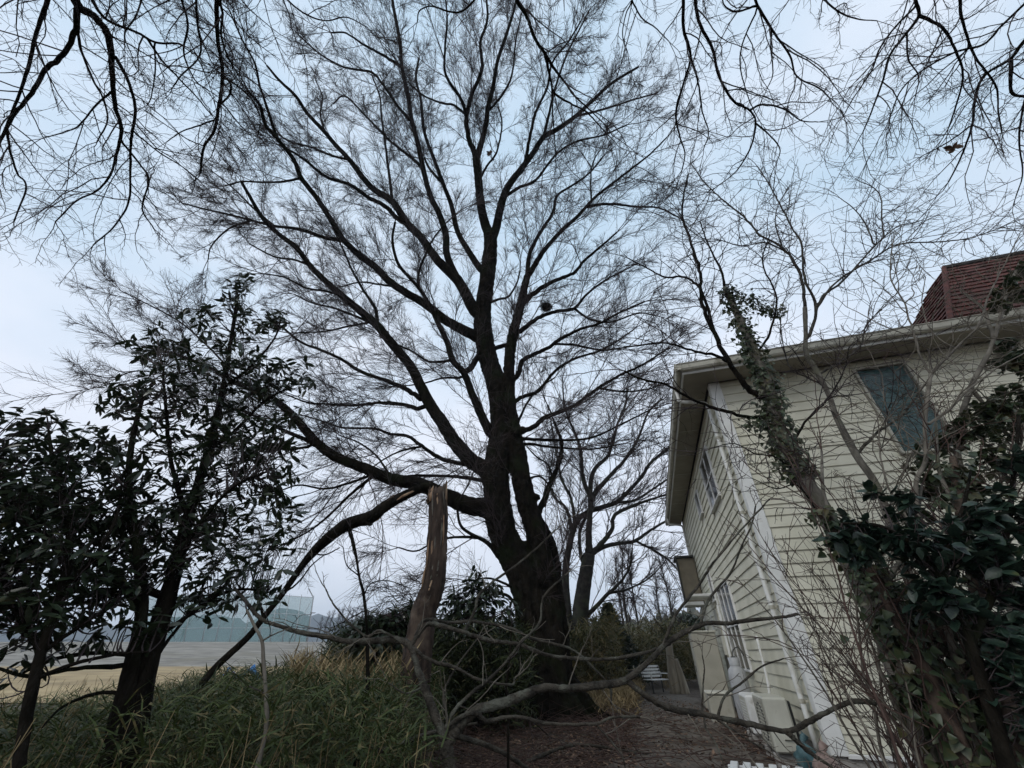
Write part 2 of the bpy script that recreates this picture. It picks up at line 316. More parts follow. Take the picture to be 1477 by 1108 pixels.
# ---- traced trees
class Tree:
    def __init__(s, root, pos, taper=.8): s.root = root; s.pos = pos; s.L = {}; s.taper = taper
    def limb(s, key, parent, pts, doff=0.0, w0=6, w1=2, prefix=None, ws=None, off0=None, k=6, jit=.0):
        px = catmull(pts, k); o0 = 0.0 if off0 is None else off0; snap = None
        if parent is not None:
            q = s.L[parent]; i = int(np.argmin(np.hypot(q['px'][:, 0] - px[0, 0], q['px'][:, 1] - px[0, 1]))); snap = q['P'][i]; o0 = q['off'][i]
        d = np.concatenate([[0], np.cumsum(np.hypot(*np.diff(px, axis=0).T))]); t = d / d[-1]
        off = o0 + doff * t ** 1.15; P = np.array([s.pos(u, v, o) for (u, v), o in zip(px, off)])
        w = np.interp(t, np.linspace(0, 1, len(ws)), ws) if ws is not None else w0 + (w1 - w0) * t ** s.taper
        R = w * .5 * ((P - CAM) @ FWD) / FPX
        if snap is not None: P[0] = snap
        if jit > 0:
            j = RNG.normal(size=P.shape) * jit * R[:, None]; j[0] = 0; P = P + j
        if prefix is not None:
            pre = catmull(np.vstack([prefix, P[0][None]]), 5)[:-1]; pr = np.linspace(R[0] * 1.8, R[0], len(pre))
            P = np.vstack([pre, P]); R = np.concatenate([pr, R]); px = np.vstack([np.full((len(pre), 2), -9e3), px]); off = np.concatenate([np.full(len(pre), off[0]), off])
        s.L[key] = dict(px=px, P=P, R=R, off=off); return s
    def build_limbs(s, mat, name='limb', rough=.06, skip=(), min_r=0.0):
        for k, q in s.L.items():
            if k in skip: continue
            sides = 14 if q['R'].max() > .2 else 10 if q['R'].max() > .07 else 7
            V, Q, T = tube_geo(q['P'], np.maximum(q['R'], min_r), sides, True, rough); mk(name, V, [Q, T], mat, s.root)
    def twigs(s, name, mat, lv, spacing=.45, start=.18, centre=None, out=.35, up=.1, trop=(0, 0, 0), keys=None, maxr=.2, kind='stuff', minlim=0.0, ret=False, lenfall=.55, a1=(28, 72), ac=(28, 68), wig=.16, cs=.10):
        """lv: list of (len_lo, len_hi, n_children, r0, nseg, sides)"""
        SS, DD, LL, R0 = [], [], [], []
        for k, q in s.L.items():
            if keys is not None and k not in keys: continue
            P, R = q['P'], q['R']; d = np.concatenate([[0], np.cumsum(np.linalg.norm(np.diff(P, axis=0), axis=1))]); Lt = d[-1]
            u_, v_, z_ = px_of(P)
            n = max(3, int(Lt / spacing)); t = np.sort(np.linspace(start, 1.0, n) + RNG.uniform(-.5, .5, n) / n); t[-1] = 1; t[-2] = 1
            t = np.clip(t, 0, 1); x = np.interp(t * Lt, d, np.arange(len(P))); i = np.minimum(x.astype(int), len(P) - 2); f = (x - i)[:, None]
            S = P[i] * (1 - f) + P[i + 1] * f; T = nrm(P[i + 1] - P[i]); r = R[i]
            ok = (r < maxr); S, T, r, t = S[ok], T[ok], r[ok], t[ok]
            if not len(S): continue
            a = np.radians(RNG.uniform(a1[0], a1[1], len(S)))[:, None] * np.where(t > .985, .35, 1)[:, None]; qd = nrm(np.cross(T, RNG.normal(size=T.shape)))
            D = np.cos(a) * T + np.sin(a) * qd; SS.append(S); DD.append(D)
            LL.append(RNG.uniform(lv[0][0], lv[0][1], len(S)) * (1 - (1 - lenfall) * t)); R0.append(np.minimum(lv[0][3], r * .7))
        S, D, L, r0 = map(np.concatenate, (SS, DD, LL, R0)); Vs, Qs, n0 = [], [], 0; tips = []
        trop = np.array(trop, float)
        for li, (l0, l1, nc, rr, nseg, sides) in enumerate(lv):
            if centre is not None: D = nrm(D) + out * nrm(S - centre) + np.array([0, 0, up])
            else: D = nrm(D) + np.array([0, 0, up])
            P, R = grow(S, D, L, r0, r0 * .45, nseg, wig if li == 0 else wig * 1.2, trop)
            V, Q = batch_tubes(P, R, sides); Vs.append(V); Qs.append(Q + n0); n0 += len(V); last = P
            if li + 1 < len(lv):
                S, D, pi, t = spawn(P, nc, cs, 1.0, ac[0], ac[1]); nx = lv[li + 1]
                L = RNG.uniform(nx[0], nx[1], len(S)) * (1.1 - .5 * t) * np.clip(L[pi] / ((l0 + l1) * .5), .45, 1.4); r0 = np.full(len(S), nx[3])
        o = mk(name, np.concatenate(Vs), [np.concatenate(Qs)], mat, s.root, kind)
        return last if ret else o


# ------------------------------------------------------------------ the setting
def hgt(x, y):
    r = np.hypot(x, y); k = np.clip((16 - r) / 6, 0, 1)
    return k * (.035 * np.sin(1.3 * x + .7 * y) + .03 * np.sin(2.1 * y - 1.1 * x + 1) + .015 * np.sin(4.3 * x + 3.1 * y))
def sheet(name, xs, ys, fz, mat, fx=None, kind='structure'):
    X, Y = np.meshgrid(xs, ys); X0 = X.copy()
    if fx is not None: X, Y = fx(X, Y)
    Z = fz(X, Y); n, m = X.shape; V = np.stack([X, Y, Z], -1).reshape(-1, 3)
    i = np.arange(n - 1)[:, None] * m + np.arange(m - 1)[None]; Q = np.stack([i, i + 1, i + m + 1, i + m], -1).reshape(-1, 4)
    o = mk(name, V, [Q], mat); o['kind'] = kind; return o
rr = np.concatenate([[.02], np.geomspace(.6, 5000, 90)]); th = np.linspace(0, 2 * np.pi, 145)
sheet('ground', th, rr, lambda X, Y: hgt(X, Y), 'soil', lambda T, R: (R * np.sin(T), R * np.cos(T)))
def path_xy(T, S):
    cx = np.interp(S, [3.0, 6, 9, 12, 16, 22, 28], [2.0, 2.35, 2.9, 3.7, 4.9, 6.4, 7.6]); hw = np.interp(S, [3, 8, 14, 28], [1.25, 1.1, .95, .8])
    return cx + T * (hw + .14 * np.sin(2.3 * S + 2 * T) + .08 * np.sin(5.7 * S)), S
sheet('dirt_path', np.linspace(-1, 1, 13), np.linspace(2.6, 28, 90), lambda X, Y: hgt(X, Y) + .006, 'path_soil', path_xy)
sheet('dry_field', np.linspace(-110, -5.5, 40), np.linspace(15, 56, 30), lambda X, Y: .02 + 0 * X + .02 * np.sin(X * 1.7) * np.sin(Y), 'field', lambda X, Y: (X + .8 * np.sin(Y * .7), Y))
sheet('embankment', np.linspace(-230, -4, 60), np.array([52, 54, 56, 59, 63, 68, 74, 80, 120, 200, 330.]), lambda X, Y: -.3 + 3.1 * np.clip((Y - 52) / 24, 0, 1) ** .8, 'bank')
def ridge(name, prof, dist, depth, mat, n=160, rough=.06):
    us = np.linspace(prof[0][0], prof[-1][0], n); vs = np.interp(us, [p[0] for p in prof], [p[1] for p in prof]); rows = []
    for f, d in ((-.01, dist - depth * .8), (.35, dist - depth * .5), (.75, dist - depth * .2), (1, dist), (.6, dist + depth * .4), (0, dist + depth)):
        row = []
        for k, (u, v) in enumerate(zip(us, vs)):
            r = ray(u, v); h = np.hypot(r[0], r[1]); z = max(r[2] / h * dist, 1.0)
            hz = 1.25 + z * f * (1 + rough * math.sin(k * .9 + f * 5) * f + rough * .8 * math.sin(k * 2.3 + 7 * f) * f + rough * .5 * RNG.normal() * (f > .3))
            row.append((r[0] / h * d, r[1] / h * d, hz))
        rows.append(row)
    m = len(us); V = np.array(rows).reshape(-1, 3); i = np.arange(len(rows) - 1)[:, None] * m + np.arange(m - 1)[None]
    o = mk(name, V, [np.stack([i, i + 1, i + m + 1, i + m], -1).reshape(-1, 4)], mat); o['kind'] = 'structure'; return o
ridge('hills', [(-900, 905), (-300, 898), (0, 905), (60, 902), (150, 906), (215, 902), (255, 890), (285, 883), (315, 889), (350, 893), (395, 884), (425, 877), (450, 886), (480, 893), (520, 890), (570, 896), (700, 900), (900, 905)], 1500, 500, 'hill')
ridge('wooded_hill', [(700, 925), (800, 908), (860, 897), (900, 894), (935, 893), (965, 887), (990, 877), (1010, 872), (1060, 880), (1200, 900)], 130, 40, 'hill_near', rough=.1)

# ------------------------------------------------------------------ the house (local x along the front wall, y along the side wall)
YAW = math.radians(16.8); C0 = np.array([3.9, 6.5, 0.0])
A_ = np.array([math.sin(YAW), math.cos(YAW), 0]); B_ = np.array([math.cos(YAW), -math.sin(YAW), 0])
def hw(x, y, z): return C0 + B_ * x + A_ * y + np.array([0, 0, z])
house = thing('house', 'two-storey cream clapboard house with white corner boards and red dormer roof', 'house', C0, -YAW)
WX, WY, ZB, ZT, ST = 9.5, 10.4, .25, 5.62, .1753
MB().box(.03, WX, .03, WY, 0, ZT + .05).build('wall_core', 'soffit', house)
MB().box(-.015, WX + .02, -.015, WY + .02, 0, ZB - .005).build('foundation', 'foundation', house)
SIDE_OPEN = [(1.95, 3.25, 4.05, 5.15), (4.75, 5.35, 4.45, 5.05), (3.85, 5.75, .95, 2.62), (6.4, 6.9, 2.5, 3.25), (7.0, 7.65, .45, 2.3)]   # y0 y1 z0 z1
FRONT_OPEN = [(2.36, 3.08, 3.86, 5.44), (4.6, 5.6, 3.86, 5.3), (4.3, 6.2, .5, 2.35)]
wall_side = MB().box(.0, .029, 0, WY, ZB, ZT).build('wall', 'siding', house); wall_side['label'] = 'long side wall of cream boards'
_o = FRONT_OPEN[0]; wall_front = MB().box(.031, _o[0], .0, .029, ZB, ZT).box(_o[1], WX, .0, .029, ZB, ZT).box(_o[0] + .0005, _o[1] - .0005, .0, .029, ZB, _o[2]).box(_o[0] + .0005, _o[1] - .0005, .0, .029, _o[3], ZT).build('wall', 'siding', house); wall_front['label'] = 'front wall of cream boards'
def clap(axis, a, b, z0, z1, parent):
    """one bevelled board; lower edge proud of the wall"""
    j = random.uniform(-.0025, .0025); k = random.uniform(-.002, .002)
    prof = [(-.002, z0 + k), (-.026 + j, z0 + k), (-.029 + j, z0 + .006 + k), (-.008, z1 + .005), (-.002, z1 + .005)]
    if axis == 'y': V = [(o, t, z) for t in (a, b) for o, z in prof]
    else: V = [(t, o, z) for t in (b, a) for o, z in prof]
    n = 5; Q = [(i, (i + 1) % n, n + (i + 1) % n, n + i) for i in range(n)]; c = np.array(V, float)
    m = MB().add(c, [Q, [tuple(range(n)), tuple(range(2 * n - 1, n - 1, -1))]]); m.build('board', 'siding', parent)
for axis, L0, L1, opens, par in (('y', .125, WY - .12, SIDE_OPEN, wall_side), ('x', .15, WX - .1, FRONT_OPEN, wall_front)):
    z = ZB; k = 0
    while z < ZT - .02:
        z1 = min(z + ST, ZT); cuts = sorted([(o[0] - .055, o[1] + .055) for o in opens if o[2] - .06 < z1 - .01 and o[3] + .06 > z + .01]); cur = L0
        # a butt joint somewhere along the long boards
        for c0, c1 in cuts + [(L1, L1)]:
            if c0 - cur > .03:
                if c0 - cur > 5:
                    jx = cur + (c0 - cur) * random.uniform(.35, .75); clap(axis, cur, jx - .002, z, z1, par); clap(axis, jx + .002, c0, z, z1, par)
                else: clap(axis, cur, c0, z, z1, par)
            cur = max(cur, c1)
        z = z1; k += 1
# corner boards and skirt
for (x0, x1, y0, y1) in ((-.050, .145, -.050, -.003), (-.050, -.003, -.002, .12)):
    MB().bbox(x0, x1, y0, y1, ZB - .03, ZT, .006).build('corner_board', 'trim', house)
MB().bbox(-.046, -.003, WY - .115, WY + .02, ZB, ZT, .006).build('corner_board', 'trim', house)
MB().bbox(.125, WX, -.048, -.003, ZB - .05, ZB - .004, .006).build('drip_board', 'trim', house)
def window(axis, o, panes=2, glass='glass_dark', rail=True, head=False, lab=None, fm='white_paint'):
    a0, a1, z0, z1 = o; f = .038
    def bx(m, a, b, d0, d1, za, zb):
        if axis == 'y': m.bbox(d0, d1, a, b, za, zb, .004)
        else: m.bbox(a, b, d0, d1, za, zb, .004)
    fr = MB(); bx(fr, a0 - f, a0, -.062, .02, z0 - f, z1 + f); bx(fr, a1, a1 + f, -.062, .02, z0 - f, z1 + f)
    bx(fr, a0 + .001, a1 - .001, -.060, .02, z1, z1 + f); w = fr.build('window', fm, house)
    if lab: w['label'] = lab
    s = MB(); bx(s, a0 - f - .03, a1 + f + .03, -.085, .02, z0 - f, z0 - .001); s.build('sill', fm, w)
    wd = (a1 - a0) / panes
    for i in range(panes):
        p = MB(); bx(p, a0 + i * wd + .022, a0 + (i + 1) * wd - .022, -.036 + .004 * (i % 2), -.030 + .004 * (i % 2), z0 + .03, z1 - .03); p.build('pane', glass, w)
        if i:
            s = MB(); bx(s, a0 + i * wd - .021, a0 + i * wd + .021, -.052, -.02, z0, z1); s.build('mullion', 'white_paint', w)
    if rail:
        zz = (z0 + z1) * .5; s = MB(); bx(s, a0 + .002, a1 - .002, -.056, -.02, zz - .02, zz + .02); s.build('rail', 'white_paint', w)
    bk = MB(); bx(bk, a0, a1, .0305 if glass == 'pane_clear' else .0, .036 if glass == 'pane_clear' else .0285, z0, z1); bk.build('reveal', 'dark_metal', w)
window('y', SIDE_OPEN[0], 2); window('y', SIDE_OPEN[1], 1, rail=False); window('y', SIDE_OPEN[2], 3, 'glass_dark', True)
window('y', SIDE_OPEN[3], 1, rail=False)
window('x', FRONT_OPEN[0], 1, 'pane_clear', False, fm='gutter', lab='tall window with crumpled teal blind')
_w = [o for o in house.children if o.get('label', '').startswith('tall window')][0]; _a0, _a1, _z0, _z1 = FRONT_OPEN[0]; _nx, _nz = 22, 60; V = []
for i in range(_nz + 1):
    for j in range(_nx + 1):
        a = _a0 + .005 + (_a1 - _a0 - .01) * j / _nx; z = _z0 + .01 + (_z1 - _z0 - .02) * i / _nz; f = i / _nz
        V.append((a, .006 + .011 * math.sin(34 * f + 2.2 * math.sin(5 * j / _nx + 4 * f)) + .006 * math.sin(61 * f + 7 * j / _nx) + .003 * RNG.normal(), z))
MB().add(V, [[(i * (_nx + 1) + j, i * (_nx + 1) + j + 1, (i + 1) * (_nx + 1) + j + 1, (i + 1) * (_nx + 1) + j) for i in range(_nz) for j in range(_nx)]]).build('blind', 'curtain', _w, smooth=True); window('x', FRONT_OPEN[1], 2, 'glass_grey'); window('x', FRONT_OPEN[2], 2, 'glass_grey')
# side door with its own porch hood
dr = MB(); dr.bbox(-.03, -.004, 7.0, 7.65, .45, 2.3, .004).build('door', 'shed', house)
MB().bbox(-.62, -.036, 6.8, 7.9, 2.62, 2.69, .01).build('door_hood', 'trim', house)
# eaves
OV = .52
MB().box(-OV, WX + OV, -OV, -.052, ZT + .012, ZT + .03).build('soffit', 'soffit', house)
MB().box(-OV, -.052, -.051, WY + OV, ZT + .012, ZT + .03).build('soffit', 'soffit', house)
for i in range(7): MB().box(-OV + .03, -.06, .55 + i * 1.45, .562 + i * 1.45, ZT + .006, ZT + .0115).build('soffit_strip', 'gutter', house)
for i in range(6): MB().box(.45 + i * 1.45, .462 + i * 1.45, -OV + .03, -.06, ZT + .006, ZT + .0115).build('soffit_strip', 'gutter', house)
MB().bbox(-OV - .028, WX + OV, -OV - .028, -OV - .001, ZT - .02, ZT + .17, .005).build('fascia', 'trim', house)
MB().bbox(-OV - .028, -OV - .001, -OV, WY + OV, ZT - .02, ZT + .17, .005).build('fascia', 'trim', house)
def gutter(axis, L0, L1, lab=None):
    prof = [(-OV - .030, .145), (-OV - .030, .055), (-OV - .055, .03), (-OV - .105, .03), (-OV - .125, .06), (-OV - .13, .15), (-OV - .145, .155), (-OV - .145, .165), (-OV - .12, .165), (-OV - .112, .07), (-OV - .1, .045), (-OV - .045, .06), (-OV - .040, .145)]
    n = len(prof)
    V = [((o, t, ZT + z) if axis == 'y' else (t, o, ZT + z)) for t in ((L0, L1) if axis == 'y' else (L1, L0)) for o, z in prof]
    MB().add(V, [[(i, (i + 1) % n, n + (i + 1) % n, n + i) for i in range(n)], [tuple(range(n)), tuple(range(2 * n - 1, n - 1, -1))]]).build('gutter', 'gutter', house)
gutter('x', -OV - .146, WX + OV); gutter('y', -OV - .144, WY + OV)
# downpipes: elbow from the gutter back to the wall, then down
def downpipe(y, zb=.15):
    P = catmull([(-OV - .09, y - .12, ZT + .06), (-OV - .09, y - .12, ZT - .10), (-OV - .05, y - .09, ZT - .17), (-.20, y - .02, ZT - .22), (-.105, y, ZT - .30), (-.10, y, ZT - .6)], 5)
    P = np.vstack([P, [(-.10, y, z) for z in np.linspace(ZT - 1, zb, 12)]]); d = MB().tube(P, .034, 12).build('downpipe', 'trim', house, smooth=True)
    for z in (4.6, 3.2, 1.8, .7): MB().box(-.142, -.03, y - .012, y + .012, z, z + .03).tube([(-.10, y, z - .01), (-.10, y, z + .04)], .040, 12).build('bracket', 'gutter', d)
downpipe(.30); downpipe(WY - .45)
# low hipped roof of dark shingles
e = OV + .09; zr = ZT + .17; hx = (WX) / 2; rz = 1.75
V = [(-e, -e, zr), (WX + e, -e, zr), (WX + e, WY + e, zr), (-e, WY + e, zr), (hx, hx, zr + rz), (hx, WY - hx, zr + rz)]
V2 = [(x, y, z + .035) for x, y, z in V]
roof = MB().add(V + V2, [[(7, 8, 11, 10), (9, 6, 10, 11), (1, 0, 3, 2), (0, 1, 7, 6), (1, 2, 8, 7), (2, 3, 9, 8), (3, 0, 6, 9)], [(6, 7, 10), (8, 9, 11)]]).build('roof', 'roof_dark', house)
roof['label'] = 'low dark shingle roof'
# steep red-shingled dormer roof built of overlapping courses, with a white gable below it
dz0 = 6.02; base = [(4.0, -.18), (9.4, -.18), (9.4, 2.8), (4.0, 2.8)]; top = [(5.95, 1.45), (8.2, 1.45), (8.2, 2.0), (5.95, 2.0)]; dzt = 8.62; NC = 15
MB().box(4.4, 9.2, .12, 3.0, 5.8, 6.03).build('dormer_wall', 'siding', house)
dorm = MB().add([(x, y, dz0) for x, y in base] + [(x, y, dzt) for x, y in top], [[(0, 1, 5, 4), (1, 2, 6, 5), (2, 3, 7, 6), (3, 0, 4, 7), (4, 5, 6, 7)]]).build('dormer_roof', 'shingle_red', house)
dorm['label'] = 'steep dark red shingle roof'
for c in range(NC):
    f0, f1 = c / NC, (c + 1) / NC + .012
    for a, b in ((0, 1), (3, 0)):
        p = [np.array((*base[a], dz0)), np.array((*base[b], dz0)), np.array((*top[b], dzt)), np.array((*top[a], dzt))]
        n = np.cross(p[1] - p[0], p[3] - p[0]); n /= np.linalg.norm(n)
        q0, q1 = p[0] + (p[3] - p[0]) * f0, p[1] + (p[2] - p[1]) * f0; q3, q2 = p[0] + (p[3] - p[0]) * f1, p[1] + (p[2] - p[1]) * f1
        K = 26; V = []
        for k in range(K + 1):
            t = k / K; jz = random.uniform(0, .012); lo = q0 + (q1 - q0) * t; hi = q3 + (q2 - q3) * t
            V += [lo + n * .004 - np.array([0, 0, jz]), lo + n * (.036 + random.uniform(0, .012)) - np.array([0, 0, jz]), hi + n * .006]
        Q = []
        for k in range(K):
            i = 3 * k; Q += [(i, i + 3, i + 4, i + 1), (i + 1, i + 4, i + 5, i + 2)]
        MB().add(V, [Q]).build('shingle_course', 'shingle_red', dorm)
MB().tube([(5.93, 1.43, dzt + .02), (8.2, 1.43, dzt + .02)], .06, 8).build('ridge_cap', 'roof_dark', dorm)
MB().tube([(3.98, -.2, dz0 + .02), (5.95, 1.43, dzt + .03)], .045, 8).build('hip_cap', 'shingle_red', dorm)
MB().bbox(4.9, 9.3, -.30, -.20, 5.86, 6.02, .008).build('dormer_fascia', 'trim', dorm)
g = MB().add([(4.95, -.34, 5.9), (6.8, -.34, 5.9), (5.88, -.34, 6.6), (4.95, -.05, 5.9), (6.8, -.05, 5.9), (5.88, .45, 6.6)], [[(0, 1, 2), (3, 5, 4)], [(0, 2, 5, 3), (1, 4, 5, 2), (0, 3, 4, 1)]]).build('dormer_gable', 'white_paint', dorm)
# bay at the far end of the side wall
bay = MB().bbox(-.62, -.05, 9.35, 10.2, 2.72, 4.1, .012).build('bay', 'brown_panel', house); bay['label'] = 'small brown projecting bay'
MB().bbox(-.70, -.05, 9.25, 10.3, 4.11, 4.18, .01).build('bay_roof', 'dark_metal', bay); MB().bbox(-.665, -.622, 9.28, 9.36, 2.7, 4.1, .006).build('bay_trim', 'dark_metal', bay)
MB().bbox(-.66, -.05, 9.3, 10.25, 2.60, 2.71, .01).build('bay_sill', 'trim', bay)
# service pipes up the side wall
for y, zt, r in ((5.95, 2.9, .018), (6.12, 2.3, .022), (8.1, 2.2, .02)):
    MB().tube(catmull([(-.02, y, zt), (-.075, y, zt - .03), (-.08, y, zt - .15), (-.08, y, .3), (-.09, y - .05, .12)], 6), r, 10).build('service_pipe', 'trim', house, smooth=True)
MB().bbox(-.16, -.036, 6.2, 6.5, 1.2, 1.62, .01).build('meter_box', 'appliance', house)

# ------------------------------------------------------------------ the great bare tree
def ysurf(v): return float(np.interp(v, [-80, 0, 100, 225, 331, 450, 1100], [4.2, 5.3, 7.0, 9.2, 10.8, 11.7, 11.9]))
zel = thing('zelkova_tree', 'huge bare spreading tree with twin mossy trunks in the middle', 'tree', (1.0, 12.0, 0))
Z = Tree(zel, lambda u, v, o: at_y(u, v, max(ysurf(v) + o, 2.5)), .58)
Z.limb('A', None, [(783, 1042), (779, 960), (771, 880), (754, 825), (731, 785), (721, 750), (717, 715), (715, 685), (720, 653), (725, 622), (722, 588), (715, 552), (704, 518), (697, 482), (696, 450), (700, 420), (705, 385), (708, 352), (706, 335)], 0,
       ws=[72, 58, 52, 55, 56, 51, 45, 42, 41, 40, 38, 36, 30, 27, 26, 24, 22, 22, 18])
Z.limb('B', None, [(806, 1042), (800, 960), (795, 890), (790, 845), (780, 800), (768, 755), (758, 721), (751, 687), (747, 653), (741, 625), (736, 590), (734, 560), (734, 537), (736, 507), (742, 475), (750, 445), (755, 423), (761, 396)], -.35,
       ws=[60, 48, 44, 46, 43, 36, 30, 29, 29, 30, 26, 22, 18, 16, 15, 14, 12, 10])
Z.limb('D', None, [(820, 1040), (812, 960), (804, 890), (802, 841), (800, 800), (788, 768), (777, 742), (785, 722), (797, 690), (806, 667), (810, 640), (800, 610), (790, 585)], .5, ws=[44, 36, 28, 26, 22, 18, 14, 12, 9, 8, 7, 5, 3])
